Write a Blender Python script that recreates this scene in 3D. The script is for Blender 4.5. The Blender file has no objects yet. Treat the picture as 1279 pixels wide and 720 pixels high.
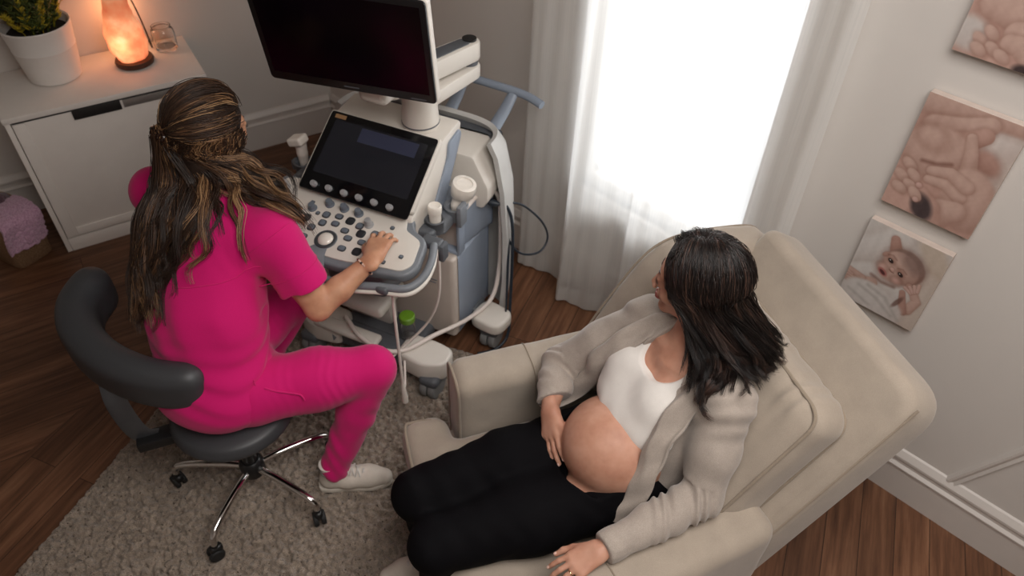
import bpy, bmesh, math, random
import numpy as np
from mathutils import Vector, Matrix
rng = np.random.default_rng(7)
random.seed(7)
SC = bpy.context.scene
COL = SC.collection

# ---------------------------------------------------------------- colour / materials
def s2l(c):
    return c / 12.92 if c <= 0.04045 else ((c + 0.055) / 1.055) ** 2.4
def rgb(r, g, b):
    return (s2l(r / 255), s2l(g / 255), s2l(b / 255), 1.0)

class NT:
    def __init__(self, name):
        self.m = bpy.data.materials.new(name); self.m.use_nodes = True
        self.t = self.m.node_tree; self.t.nodes.clear()
        self.out = self.n('ShaderNodeOutputMaterial')
        self.b = self.n('ShaderNodeBsdfPrincipled')
        self.l(self.b.outputs[0], self.out.inputs[0])
    def n(self, typ, **kw):
        nd = self.t.nodes.new(typ)
        for k, v in kw.items():
            if k in nd.inputs.keys(): nd.inputs[k].default_value = v
            else: setattr(nd, k, v)
        return nd
    def l(self, a, b): self.t.links.new(a, b)
    def coord(self, scale=(1, 1, 1), rot=(0, 0, 0)):
        g = self.n('ShaderNodeNewGeometry')
        mp = self.n('ShaderNodeMapping'); mp.inputs['Scale'].default_value = scale; mp.inputs['Rotation'].default_value = rot
        self.l(g.outputs['Position'], mp.inputs[0]); return mp.outputs[0]
    def noise(self, vec, scale, detail=3, rough=.55):
        nd = self.n('ShaderNodeTexNoise', Scale=scale, Detail=detail, Roughness=rough)
        self.l(vec, nd.inputs['Vector']); return nd.outputs['Fac']
    def ramp(self, fac, stops):
        nd = self.n('ShaderNodeValToRGB'); e = nd.color_ramp.elements
        while len(e) < len(stops): e.new(.5)
        for i, (p, c) in enumerate(stops): e[i].position = p; e[i].color = c
        self.l(fac, nd.inputs[0]); return nd.outputs[0]
    def mix(self, fac, a, b, typ='MIX'):
        nd = self.n('ShaderNodeMix', data_type='RGBA', blend_type=typ)
        for s, v in ((nd.inputs[0], fac), (nd.inputs[6], a), (nd.inputs[7], b)):
            if hasattr(v, 'is_linked') or hasattr(v, 'links'): self.l(v, s)
            else: s.default_value = v
        return nd.outputs[2]
    def bump(self, h, strength=.3, dist=.002):
        nd = self.n('ShaderNodeBump', Strength=strength, Distance=dist); self.l(h, nd.inputs['Height'])
        self.l(nd.outputs[0], self.b.inputs['Normal']); return nd
    def set(self, **kw):
        for k, v in kw.items(): self.b.inputs[k.replace('_', ' ')].default_value = v
        return self

def plain(name, c, rough=.5, metal=0., nscale=60, var=.04, bump=0., coat=0., spec=.5):
    """painted / moulded surface: slight procedural variation of tone and gloss"""
    t = NT(name); v = t.coord()
    f = t.noise(v, nscale, 2)
    lo = tuple(x * (1 - var) for x in c[:3]) + (1,); hi = tuple(min(1, x * (1 + var)) for x in c[:3]) + (1,)
    t.l(t.ramp(f, [(.3, lo), (.7, hi)]), t.b.inputs['Base Color'])
    t.set(Roughness=rough, Metallic=metal, Specular_IOR_Level=spec)
    if coat: t.set(Coat_Weight=coat, Coat_Roughness=.1)
    if bump: t.bump(f, bump, .001)
    return t.m

def cloth(name, c, var=.16, wscale=900, rough=.9, mott=25, bump=.25, sheen=.3):
    """woven fabric: fine weave plus soft mottling"""
    t = NT(name); v = t.coord()
    w = t.noise(v, wscale, 2, .7); m = t.noise(v, mott, 4)
    lo = tuple(x * (1 - var) for x in c[:3]) + (1,); hi = tuple(min(1, x * (1 + var)) for x in c[:3]) + (1,)
    col = t.ramp(w, [(.3, lo), (.7, hi)])
    m2 = t.ramp(m, [(.25, (.9, .9, .9, 1)), (.75, (1.05, 1.05, 1.05, 1))])
    t.l(t.mix(1., col, m2, 'MULTIPLY'), t.b.inputs['Base Color'])
    t.set(Roughness=rough, Specular_IOR_Level=.2, Sheen_Weight=sheen, Sheen_Roughness=.5)
    t.bump(w, bump, .0015)
    return t.m

# ---------------------------------------------------------------- mesh building
class MB:
    def __init__(self): self.v = []; self.f = []; self.n = 0
    def add(self, v, f):
        v = np.asarray(v, float)
        self.v.append(v); self.f += [tuple(int(i) + self.n for i in q) for q in f]; self.n += len(v); return self
    def verts(self): return np.concatenate(self.v) if self.v else np.zeros((0, 3))

def frame(o, x, y, z=None):
    """4x4 matrix with columns x, y, z and origin o"""
    x = Vector(x).normalized(); y = Vector(y); y = (y - x * y.dot(x)).normalized(); z = x.cross(y)
    return Matrix(((x[0], y[0], z[0], o[0]), (x[1], y[1], z[1], o[1]), (x[2], y[2], z[2], o[2]), (0, 0, 0, 1)))
I4 = Matrix.Identity(4)
def xf(M, v):
    v = np.asarray(v, float).reshape(-1, 3); A = np.array(M)
    return v @ A[:3, :3].T + A[:3, 3]

def bm_out(bm, M=I4):
    bm.verts.index_update()
    v = [tuple(x.co) for x in bm.verts]; f = [tuple(q.index for q in p.verts) for p in bm.faces]
    bm.free(); return xf(M, v), f
def box(c, s, r=.004, seg=2, M=I4, taper=None):
    """bevelled box, centre c, full size s"""
    bm = bmesh.new(); bmesh.ops.create_cube(bm, size=1)
    for q in bm.verts:
        k = 1. if taper is None or q.co.z < 0 else taper
        q.co = Vector((q.co.x * s[0] * k + c[0], q.co.y * s[1] * k + c[1], q.co.z * s[2] + c[2]))
    if r > 0: bmesh.ops.bevel(bm, geom=list(bm.edges), offset=min(r, .49 * min(s)), segments=seg, profile=.5, affect='EDGES')
    return bm_out(bm, M)
def prism(poly, z0, z1, r=.004, seg=2, M=I4):
    """2-D outline (x, y) extruded along local z from z0 to z1, edges bevelled"""
    bm = bmesh.new()
    vs = [bm.verts.new((p[0], p[1], z0)) for p in poly]
    fc = bm.faces.new(vs); ex = bmesh.ops.extrude_face_region(bm, geom=[fc])
    for q in ex['geom']:
        if isinstance(q, bmesh.types.BMVert): q.co.z = z1
    bmesh.ops.recalc_face_normals(bm, faces=bm.faces)
    if r > 0:
        ed = [e for e in bm.edges if len(e.link_faces) == 2 and e.calc_face_angle(0) > .5]
        bmesh.ops.bevel(bm, geom=ed, offset=r, segments=seg, profile=.5, affect='EDGES')
    return bm_out(bm, M)
def rpoly(pts, r, n=5):
    """rounds the corners of a 2-D outline"""
    out = []; N = len(pts)
    rr = r if hasattr(r, '__len__') else [r] * N
    for i in range(N):
        p = np.array(pts[i], float); a = np.array(pts[i - 1], float) - p; b = np.array(pts[(i + 1) % N], float) - p
        la, lb = np.linalg.norm(a), np.linalg.norm(b); k = min(rr[i], .48 * la, .48 * lb)
        if k <= 1e-6: out.append(tuple(p)); continue
        A = p + a / la * k; B = p + b / lb * k
        for j in range(n + 1):
            t = j / n; out.append(tuple((1 - t) ** 2 * A + 2 * t * (1 - t) * p + t * t * B))
    return out
def smooth_path(pts, sub=6, closed=False):
    """Catmull-Rom through the points (any dimension)"""
    P = np.array(pts, float); N = len(P); out = []
    rngi = range(N if closed else N - 1)
    for i in rngi:
        if closed: p0, p1, p2, p3 = P[i - 1], P[i], P[(i + 1) % N], P[(i + 2) % N]
        else: p0, p1, p2, p3 = P[max(i - 1, 0)], P[i], P[i + 1], P[min(i + 2, N - 1)]
        for j in range(sub):
            t = j / sub
            out.append(.5 * (2 * p1 + (p2 - p0) * t + (2 * p0 - 5 * p1 + 4 * p2 - p3) * t * t + (3 * p1 - p0 - 3 * p2 + p3) * t ** 3))
    if not closed: out.append(P[-1])
    return np.array(out)
def tube(path, rad, seg=10, closed=False, flat=1., cap=True, upv=None):
    """swept tube with parallel-transported frame; rad scalar or per point; flat squashes one axis"""
    P = np.array(path, float); N = len(P)
    R = np.full(N, float(rad)) if not hasattr(rad, '__len__') else np.array(rad, float)
    T = np.roll(P, -1, 0) - np.roll(P, 1, 0) if closed else np.gradient(P, axis=0)
    T /= np.linalg.norm(T, axis=1)[:, None] + 1e-12
    u = np.array(upv, float) if upv is not None else np.array([0, 0, 1.]) if abs(T[0][2]) < .9 else np.array([1., 0, 0])
    ang = np.arange(seg) / seg * 2 * math.pi; V = []
    for i in range(N):
        u = u - T[i] * (u @ T[i]); u /= np.linalg.norm(u) + 1e-12; w = np.cross(T[i], u)
        V.append(P[i] + R[i] * (np.cos(ang)[:, None] * u * flat + np.sin(ang)[:, None] * w))
    F = []
    for i in range(N if closed else N - 1):
        a, b = i * seg, ((i + 1) % N) * seg
        for j in range(seg): k = (j + 1) % seg; F.append((a + j, a + k, b + k, b + j))
    V = np.concatenate(V)
    if cap and not closed:
        F.append(tuple(range(seg - 1, -1, -1))); F.append(tuple((N - 1) * seg + j for j in range(seg)))
    return V, F
def lathe(prof, seg=32, M=I4):
    """profile of (radius, z) turned about local z"""
    ang = np.arange(seg) / seg * 2 * math.pi; V = []; F = []
    for r, z in prof: V += [(max(r, 1e-5) * math.cos(t), max(r, 1e-5) * math.sin(t), z) for t in ang]
    for i in range(len(prof) - 1):
        for j in range(seg):
            k = (j + 1) % seg; F.append((i * seg + j, i * seg + k, (i + 1) * seg + k, (i + 1) * seg + j))
    if prof[0][0] > 1e-4: F.append(tuple(range(seg - 1, -1, -1)))
    if prof[-1][0] > 1e-4: F.append(tuple((len(prof) - 1) * seg + j for j in range(seg)))
    return xf(M, V), F
def grid(fn, nu, nv, closed_u=False):
    """surface fn(U, V) -> (.., 3) sampled on a grid"""
    u = np.linspace(0, 1, nu, endpoint=not closed_u); v = np.linspace(0, 1, nv)
    U, V = np.meshgrid(u, v, indexing='ij'); P = fn(U, V).reshape(-1, 3); F = []
    for i in range(nu if closed_u else nu - 1):
        for j in range(nv - 1):
            k = (i + 1) % nu; F.append((i * nv + j, k * nv + j, k * nv + j + 1, i * nv + j + 1))
    return P, F

def root_loc(o):
    while o.parent is not None: o = o.parent
    return np.array(o.location)
def obj(name, mb, mat, parent=None, smooth=True, loc=None, fix=True, angle=None):
    """links the collected shapes (world coordinates) as ONE mesh object"""
    if isinstance(mb, tuple): mb = MB().add(*mb)
    me = bpy.data.meshes.new(name); V = mb.verts()
    base = root_loc(parent) if parent is not None else (np.array(loc, float) if loc is not None else np.zeros(3))
    me.from_pydata((V - base).tolist(), [], mb.f)
    if fix:
        bm = bmesh.new(); bm.from_mesh(me); bmesh.ops.recalc_face_normals(bm, faces=bm.faces); bm.to_mesh(me); bm.free()
    if smooth:
        me.polygons.foreach_set('use_smooth', [True] * len(me.polygons))
        if angle is None: angle = 38
        if angle < 180: me.set_sharp_from_angle(angle=math.radians(angle))
    for m in (mat if isinstance(mat, (list, tuple)) else [mat]): me.materials.append(m)
    o = bpy.data.objects.new(name, me); COL.objects.link(o)
    if parent is not None: o.parent = parent
    elif loc is not None: o.location = base
    return o
def thing(name, label, cat, loc, group=None):
    o = bpy.data.objects.new(name, None); COL.objects.link(o); o.location = loc; o.empty_display_size = .05
    return tag(o, label, cat, group)
def tag(o, label, cat, group=None):
    o['label'] = label; o['category'] = cat
    if group: o['group'] = group
    return o
def struct(o): o['kind'] = 'structure'; return o

# ---------------------------------------------------------------- soft solids: signed distances, smooth unions, surface nets
def _pts(x, y, z): return x[:, None, None], y[None, :, None], z[None, None, :]
class Soft:
    def __init__(self, h): self.h = h; self.ops = []; self.post = []
    def cone(self, a, b, ra, rb=None, k=.01, op='add', flat=None):
        """rounded cone a->b; flat=(axis, ratio) squashes it along a direction"""
        a = np.array(a, float); b = np.array(b, float); rb = ra if rb is None else rb
        self.ops.append(('cone', (a, b, ra, rb, flat), k, op)); return self
    def chain(self, pts, k=.01, op='add', flat=None):
        for (p, r), (q, s) in zip(pts[:-1], pts[1:]): self.cone(p, q, r, s, k, op, flat)
        return self
    def ell(self, c, r, M=None, k=.01, op='add'):
        """ellipsoid, radii r along the columns of M"""
        A = np.eye(3) if M is None else np.array(M, float)[:3, :3]
        self.ops.append(('ell', (np.array(c, float), np.array(r, float), A), k, op)); return self
    def rbox(self, c, half, rad, M=None, k=.01, op='add'):
        A = np.eye(3) if M is None else np.array(M, float)[:3, :3]
        self.ops.append(('box', (np.array(c, float), np.array(half, float), rad, A), k, op)); return self
    def fn(self, f): self.post.append(f); return self
    def carve(self, f): self.ops.append(('carve', f, 0, 'carve')); return self
    def bounds(self, kind, a, m):
        if kind == 'cone':
            p, q, ra, rb, fl = a; R = max(ra, rb) * (1 if fl is None else max(1, fl[1])) + m
            return np.minimum(p, q) - R, np.maximum(p, q) + R
        if kind == 'ell':
            c, r, A = a; e = np.abs(A) @ r + m; return c - e, c + e
        c, hf, rad, A = a; e = np.abs(A) @ hf + m; return c - e, c + e
    def dist(self, kind, a, X, Y, Z):
        if kind == 'cone':
            p, q, ra, rb, fl = a; d = q - p
            px, py, pz = X - p[0], Y - p[1], Z - p[2]
            if fl is not None:
                ax = np.array(fl[0], float); ax /= np.linalg.norm(ax); s = 1 / fl[1] - 1
                t = px * ax[0] + py * ax[1] + pz * ax[2]
                px, py, pz = px + t * s * ax[0], py + t * s * ax[1], pz + t * s * ax[2]
                d = d + (d @ ax) * s * ax
            hh = np.clip((px * d[0] + py * d[1] + pz * d[2]) / (d @ d + 1e-12), 0, 1)
            r = np.sqrt((px - hh * d[0]) ** 2 + (py - hh * d[1]) ** 2 + (pz - hh * d[2]) ** 2) - (ra + (rb - ra) * hh)
            return r * (min(1, fl[1]) if fl is not None else 1)
        c, r, A = a[0], a[1], a[-1]
        px, py, pz = X - c[0], Y - c[1], Z - c[2]
        lx, ly, lz = (px * A[0, i] + py * A[1, i] + pz * A[2, i] for i in range(3))
        if kind == 'ell':
            k0 = np.sqrt((lx / r[0]) ** 2 + (ly / r[1]) ** 2 + (lz / r[2]) ** 2) + 1e-9
            k1 = np.sqrt((lx / r[0] ** 2) ** 2 + (ly / r[1] ** 2) ** 2 + (lz / r[2] ** 2) ** 2) + 1e-9
            return k0 * (k0 - 1) / k1
        rad = a[2]; qx, qy, qz = np.abs(lx) - r[0] + rad, np.abs(ly) - r[1] + rad, np.abs(lz) - r[2] + rad
        return np.sqrt(np.maximum(qx, 0) ** 2 + np.maximum(qy, 0) ** 2 + np.maximum(qz, 0) ** 2) + np.minimum(np.maximum(qx, np.maximum(qy, qz)), 0) - rad
    def mesh(self, relax=2):
        h = self.h; lo = np.full(3, 1e9); hi = -lo
        for kd, a, k, op in self.ops:
            if op == 'add':
                l, u = self.bounds(kd, a, 3 * h); lo = np.minimum(lo, l); hi = np.maximum(hi, u)
        lo -= 2 * h; N = np.ceil((hi - lo) / h).astype(int) + 3
        ax = [lo[i] + h * np.arange(N[i]) for i in range(3)]
        D = np.full(tuple(N), 1e3, np.float32)
        for kd, a, k, op in self.ops:
            if op == 'carve':
                X, Y, Z = _pts(*ax); D = np.maximum(D, a(X, Y, Z).astype(np.float32)); continue
            l, u = self.bounds(kd, a, k + 4 * h)
            i0 = np.clip(((l - lo) / h).astype(int), 0, N); i1 = np.clip(np.ceil((u - lo) / h).astype(int) + 1, 0, N)
            if (i1 <= i0).any(): continue
            sl = tuple(slice(p, q) for p, q in zip(i0, i1))
            X, Y, Z = _pts(*(ax[i][sl[i]] for i in range(3)))
            d = self.dist(kd, a, X, Y, Z); C = D[sl]
            if op == 'add':
                hh = np.maximum(k - np.abs(C - d), 0) if k > 0 else 0
                D[sl] = np.minimum(C, d) - (hh * hh / (4 * k) if k > 0 else 0)
            elif op == 'sub':
                hh = np.maximum(k - np.abs(C + d), 0) if k > 0 else 0
                D[sl] = np.maximum(C, -d) + (hh * hh / (4 * k) if k > 0 else 0)
        for f in self.post:
            m = np.abs(D) < .03
            ii = np.nonzero(m)
            D[m] = f(ax[0][ii[0]], ax[1][ii[1]], ax[2][ii[2]], D[m])
        return nets(D, lo, h, relax)

def nets(D, lo, h, relax=2):
    """naive surface nets"""
    S = D < 0
    c = [S[i:S.shape[0] - 1 + i, j:S.shape[1] - 1 + j, k:S.shape[2] - 1 + k] for i in (0, 1) for j in (0, 1) for k in (0, 1)]
    cnt = sum(x.astype(np.int8) for x in c)
    cell = np.nonzero((cnt > 0) & (cnt < 8)); idx = np.full(cnt.shape, -1, np.int64); idx[cell] = np.arange(len(cell[0]))
    i, j, k = cell; vals = {}
    for a in (0, 1):
        for b in (0, 1):
            for d in (0, 1): vals[a, b, d] = D[i + a, j + b, k + d].astype(float)
    acc = np.zeros((len(i), 3)); n = np.zeros(len(i))
    for p in vals:
        for axd in range(3):
            if p[axd]: continue
            q = list(p); q[axd] = 1; va, vb = vals[p], vals[tuple(q)]
            m = (va < 0) != (vb < 0); t = np.where(m, va / np.where(m, va - vb, 1), 0)
            pos = np.tile(np.array(p, float), (len(i), 1)); pos[:, axd] = t
            acc[m] += pos[m]; n[m] += 1
    V = (np.stack([i, j, k], 1) + acc / np.maximum(n, 1)[:, None]) * h + lo
    F = []
    for axd in range(3):
        u, w = [(1, 2), (2, 0), (0, 1)][axd]
        A = [slice(None)] * 3; B = [slice(None)] * 3; A[axd] = slice(0, -1); B[axd] = slice(1, None)
        a, b = S[tuple(A)], S[tuple(B)]
        e = np.array(np.nonzero(a != b)).T
        e = e[(e[:, u] > 0) & (e[:, w] > 0) & (e[:, u] < idx.shape[u]) & (e[:, w] < idx.shape[w])]
        if not len(e): continue
        def g(du, dw):
            q = e.copy(); q[:, u] -= du; q[:, w] -= dw; return idx[q[:, 0], q[:, 1], q[:, 2]]
        Q = np.stack([g(1, 1), g(0, 1), g(0, 0), g(1, 0)], 1)
        flip = ~a[e[:, 0], e[:, 1], e[:, 2]]; Q[flip] = Q[flip][:, ::-1]
        F.append(Q[(Q >= 0).all(1)])
    F = np.concatenate(F)
    E = np.concatenate([F[:, [0, 1]], F[:, [1, 2]], F[:, [2, 3]], F[:, [3, 0]]])
    for it in range(relax):
        s = np.zeros_like(V); m = np.zeros(len(V))
        for dd in range(3):
            s[:, dd] = np.bincount(E[:, 0], V[E[:, 1], dd], len(V)) + np.bincount(E[:, 1], V[E[:, 0], dd], len(V))
        m = np.bincount(E[:, 0], minlength=len(V)) + np.bincount(E[:, 1], minlength=len(V))
        V = V + .5 * (s / np.maximum(m, 1)[:, None] - V)
    return V, F
def soft_obj(name, s, mat, parent=None, relax=2, loc=None):
    V, F = s.mesh(relax) if isinstance(s, Soft) else s
    me = bpy.data.meshes.new(name)
    base = root_loc(parent) if parent is not None else (np.array(loc, float) if loc is not None else np.zeros(3))
    V = V - base
    me.vertices.add(len(V)); me.vertices.foreach_set('co', V.astype(np.float32).ravel())
    me.loops.add(F.size); me.loops.foreach_set('vertex_index', F.astype(np.int32).ravel())
    me.polygons.add(len(F)); me.polygons.foreach_set('loop_start', np.arange(0, F.size, 4, dtype=np.int32))
    me.update(calc_edges=True); me.validate()
    me.polygons.foreach_set('use_smooth', [True] * len(me.polygons))
    for m in (mat if isinstance(mat, (list, tuple)) else [mat]): me.materials.append(m)
    o = bpy.data.objects.new(name, me); COL.objects.link(o)
    if parent is not None: o.parent = parent
    elif loc is not None: o.location = base
    return o

def vnoise(x, y, z, s):
    """cheap smooth pseudo-noise in -1..1"""
    x, y, z = x * s, y * s, z * s
    return (np.sin(1.7 * x + 1.3 * np.sin(1.1 * y + .7)) * np.cos(1.3 * y + 1.1 * np.sin(.9 * z)) + np.sin(1.9 * z + 1.5 * np.sin(1.2 * x + 2.1))) / 2
# ---------------------------------------------------------------- camera
CAM_H = 2.5; PITCH = .769459513; ROLL = .035880402; FPX = 943.377
cp_, sp_ = math.cos(PITCH), math.sin(PITCH)
fw = Vector((0, cp_, -sp_)); up_ = Vector((0, sp_, cp_)); rt_ = Vector((1, 0, 0))
ca = rt_ * math.cos(ROLL) + up_ * math.sin(ROLL); cb = up_ * math.cos(ROLL) - rt_ * math.sin(ROLL)
cam = bpy.data.cameras.new('camera'); camo = bpy.data.objects.new('camera', cam); COL.objects.link(camo)
camo.matrix_world = Matrix(((ca[0], cb[0], -fw[0], 0), (ca[1], cb[1], -fw[1], 0), (ca[2], cb[2], -fw[2], CAM_H), (0, 0, 0, 1)))
cam.sensor_width = 36; cam.lens = FPX / 1279 * 36; cam.clip_start = .05; cam.clip_end = 60
cam.dof.use_dof = True; cam.dof.focus_distance = 2.0; cam.dof.aperture_fstop = 3.2
SC.camera = camo

# ---------------------------------------------------------------- room frames
WQ = np.array([1.434, 1.587, 0.]); WA = math.radians(-42.8)
WW = np.array([math.cos(WA), math.sin(WA), 0.]); WN = np.array([WW[1], -WW[0], 0.])          # along the picture wall, into the room
def wall(a, off, z): return WQ + WW * a + WN * off + np.array([0, 0, z])
WM = Matrix(((WW[0], WN[0], 0, WQ[0]), (WW[1], WN[1], 0, WQ[1]), (0, 0, 1, 0), (0, 0, 0, 1)))   # local: along, off, z
CA_ = math.radians(32.3); CX = np.array([math.cos(CA_), math.sin(CA_), 0.]); CN = np.array([CX[1], -CX[0], 0.])    # along the cabinet wall, into the room
CB = np.array([-2.172, 2.718, 0.])                       # cabinet's front foot at its left end
CD = .45                                                  # cabinet depth
CM = Matrix(((CX[0], CN[0], 0, CB[0]), (CX[1], CN[1], 0, CB[1]), (0, 0, 1, 0), (0, 0, 0, 1)))   # local: along, out into the room, z
def cabp(a, off, z): return CB + CX * a + CN * off + np.array([0, 0, z])
# corner of the two walls (plane of the cabinet wall: off = -CD)
_A = np.array([[WW[0], -CX[0]], [WW[1], -CX[1]]]); _p = cabp(0, -CD, 0)
_s = np.linalg.solve(_A, (_p - WQ)[:2]); A0 = float(_s[0]); B0 = float(_s[1])   # corner: along A0 on the picture wall, B0 on the cabinet wall
CEIL = 2.95

# ---------------------------------------------------------------- setting materials
def wood_floor():
    t = NT('oak_planks'); g = t.n('ShaderNodeNewGeometry')
    def planks(deg, off):
        mp = t.n('ShaderNodeMapping', vector_type='POINT'); mp.inputs['Rotation'].default_value = (0, 0, math.radians(-deg)); mp.inputs['Location'].default_value = off
        t.l(g.outputs['Position'], mp.inputs[0]); v = mp.outputs[0]
        br = t.n('ShaderNodeTexBrick', offset=.37, squash=1.)
        br.inputs['Color1'].default_value = (0, 0, 0, 1); br.inputs['Color2'].default_value = (1, 1, 1, 1); br.inputs['Mortar'].default_value = (.5, .5, .5, 1)
        br.inputs['Scale'].default_value = 1; br.inputs['Mortar Size'].default_value = .0014; br.inputs['Mortar Smooth'].default_value = .1
        br.inputs['Bias'].default_value = 0; br.inputs['Brick Width'].default_value = 1.3; br.inputs['Row Height'].default_value = .118
        t.l(v, br.inputs['Vector'])
        ml = t.n('ShaderNodeMapping'); ml.inputs['Scale'].default_value = (1.6, 22, 1); t.l(v, ml.inputs[0])
        ad = t.n('ShaderNodeVectorMath', operation='ADD'); t.l(ml.outputs[0], ad.inputs[0])
        sc = t.n('ShaderNodeVectorMath', operation='SCALE'); t.l(br.outputs['Color'], sc.inputs[0]); sc.inputs['Scale'].default_value = 7.
        t.l(sc.outputs[0], ad.inputs[1])
        grain = t.noise(ad.outputs[0], 1.6, 6, .62)
        ml2 = t.n('ShaderNodeMapping'); ml2.inputs['Scale'].default_value = (1.2, 5, 1); t.l(v, ml2.inputs[0])
        cloud = t.noise(ml2.outputs[0], 1.3, 4)
        return br, grain, cloud
    b1, g1, c1 = planks(69, (0, 0, 0)); b2, g2, c2 = planks(33, (.3, .15, 0))
    # joint between the two laying directions
    d = t.n('ShaderNodeVectorMath', operation='DOT_PRODUCT'); t.l(g.outputs['Position'], d.inputs[0]); a = math.radians(62)
    nx, ny = -math.sin(a), math.cos(a); d.inputs[1].default_value = (nx, ny, 0)
    gt = t.n('ShaderNodeMath', operation='GREATER_THAN'); t.l(d.outputs['Value'], gt.inputs[0]); gt.inputs[1].default_value = nx * -1.83 + ny * 1.57
    def pick(x, y): return t.mix(gt.outputs[0], x, y)
    grain = pick(g1, g2); tone = pick(b1.outputs['Color'], b2.outputs['Color']); mort = pick(b1.outputs['Fac'], b2.outputs['Fac']); cl = pick(c1, c2)
    col = t.ramp(grain, [(.28, rgb(74, 49, 35)), (.5, rgb(111, 77, 56)), (.72, rgb(140, 103, 78))])
    col = t.mix(1., col, t.ramp(tone, [(0, (.78, .74, .72, 1)), (.5, (1, .97, .95, 1)), (1, (1.15, 1.1, 1.07, 1))]), 'MULTIPLY')
    col = t.mix(1., col, t.ramp(cl, [(.3, (.7, .68, .66, 1)), (.7, (1.15, 1.15, 1.15, 1))]), 'MULTIPLY')
    col = t.mix(mort, col, rgb(46, 29, 20))
    t.l(col, t.b.inputs['Base Color']); t.set(Roughness=.42, Specular_IOR_Level=.35)
    t.bump(grain, .12, .001); return t.m
def wall_paint(name, c):
    t = NT(name); v = t.coord(); f = t.noise(v, 2.2, 4); g = t.noise(v, 160, 2)
    t.l(t.ramp(f, [(.3, tuple(x * .965 for x in c[:3]) + (1,)), (.7, c)]), t.b.inputs['Base Color'])
    t.set(Roughness=.75, Specular_IOR_Level=.25); t.bump(g, .08, .001); return t.m
M_FLOOR = wood_floor()
M_WALL = wall_paint('warm_grey_wall_paint', rgb(210, 204, 198))
M_CEIL = wall_paint('ceiling_paint', rgb(232, 229, 224))
M_TRIM = plain('white_trim_paint', rgb(208, 201, 195), .4, nscale=8, var=.02)
def pane_glass():
    t = NT('window_glass'); tr = t.n('ShaderNodeBsdfTransparent'); gl = t.n('ShaderNodeBsdfGlossy', Roughness=.0); fr = t.n('ShaderNodeFresnel', IOR=1.35)
    m = t.n('ShaderNodeMixShader'); t.l(fr.outputs[0], m.inputs[0]); t.l(tr.outputs[0], m.inputs[1]); t.l(gl.outputs[0], m.inputs[2]); t.l(m.outputs[0], t.out.inputs[0]); t.t.nodes.remove(t.b); return t.m
M_GLASS = pane_glass()

# ---------------------------------------------------------------- floor, walls, ceiling
far_c = wall(2.3, 0, 0); R0 = wall(A0, 0, 0)
back_end = cabp(-2.6, -CD, 0); out_c = far_c + WN * 4.6
room = [R0, back_end, back_end + WN * 0 + CN * 3.9, out_c, far_c]
fl = MB(); cen = np.mean(room, 0)
P = [p + (p - cen) / np.linalg.norm(p - cen) * .25 for p in room]
fl.add([(p[0], p[1], 0) for p in P] + [(p[0], p[1], -.05) for p in P], [(4, 3, 2, 1, 0), (5, 6, 7, 8, 9)] + [(i, (i + 1) % 5, 5 + (i + 1) % 5, 5 + i) for i in range(5)])
struct(obj('floor', fl, M_FLOOR, smooth=False))
ce = MB(); ce.add([(p[0], p[1], CEIL) for p in P] + [(p[0], p[1], CEIL + .05) for p in P], [(4, 3, 2, 1, 0), (5, 6, 7, 8, 9)] + [(i, (i + 1) % 5, 5 + (i + 1) % 5, 5 + i) for i in range(5)])
struct(obj('ceiling', ce, M_CEIL, smooth=False))
WIN = (-1.60, -.80, .57, 2.25)        # window opening: along from/to, z from/to
TH = .08
wr = MB()
for a0, a1, z0, z1 in ((A0 - .1, WIN[0], 0, CEIL), (WIN[1], 2.4, 0, CEIL), (WIN[0], WIN[1], 0, WIN[2]), (WIN[0], WIN[1], WIN[3], CEIL)):
    wr.add(*box(((a0 + a1) / 2, -TH / 2, (z0 + z1) / 2), (a1 - a0, TH, z1 - z0), 0, M=WM))
struct(obj('wall_right', wr, M_WALL, smooth=False))
wb = MB().add(*box(((B0 - 2.6) / 2 + .05, -CD - .07, CEIL / 2), (B0 + 2.6 + .1, .14, CEIL), 0, M=CM))
struct(obj('wall_back', wb, M_WALL, smooth=False))
def wall_between(name, p, q):
    d = q - p; L = np.linalg.norm(d); M = frame(p, d, (-d[1], d[0], 0))
    struct(obj(name, MB().add(*box((L / 2, .07 * (1 if np.dot(np.array([-d[1], d[0], 0]), cen - p) < 0 else -1), CEIL / 2), (L + .1, .14, CEIL), 0, M=M)), M_WALL, smooth=False))
wall_between('wall_left', room[1], room[2]); wall_between('wall_front', room[2], room[3]); wall_between('wall_far', room[3], room[4])

# skirting: profile swept along the walls
SK = [(0, 0), (.02, 0), (.02, .145), (.026, .15), (.026, .156), (.016, .166), (.016, .182), (.022, .19), (.022, .2), (.008, .222), (0, .226)]
def skirting(name, a, b, M):
    v = []; n = len(SK)
    for s in (a, b): v += [(s, o, z) for o, z in SK]
    f = [(i, (i + 1) % n, n + (i + 1) % n, n + i) for i in range(n)] + [tuple(range(n)), tuple(range(2 * n - 1, n - 1, -1))]
    return struct(obj(name, MB().add(xf(M, v), f), M_TRIM, smooth=False))
skirting('baseboard_right', A0 + .01, 2.3, WM)
skirting('baseboard_back', -2.55, B0 - .02, CM @ Matrix.Translation((0, -CD, 0)))
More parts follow.
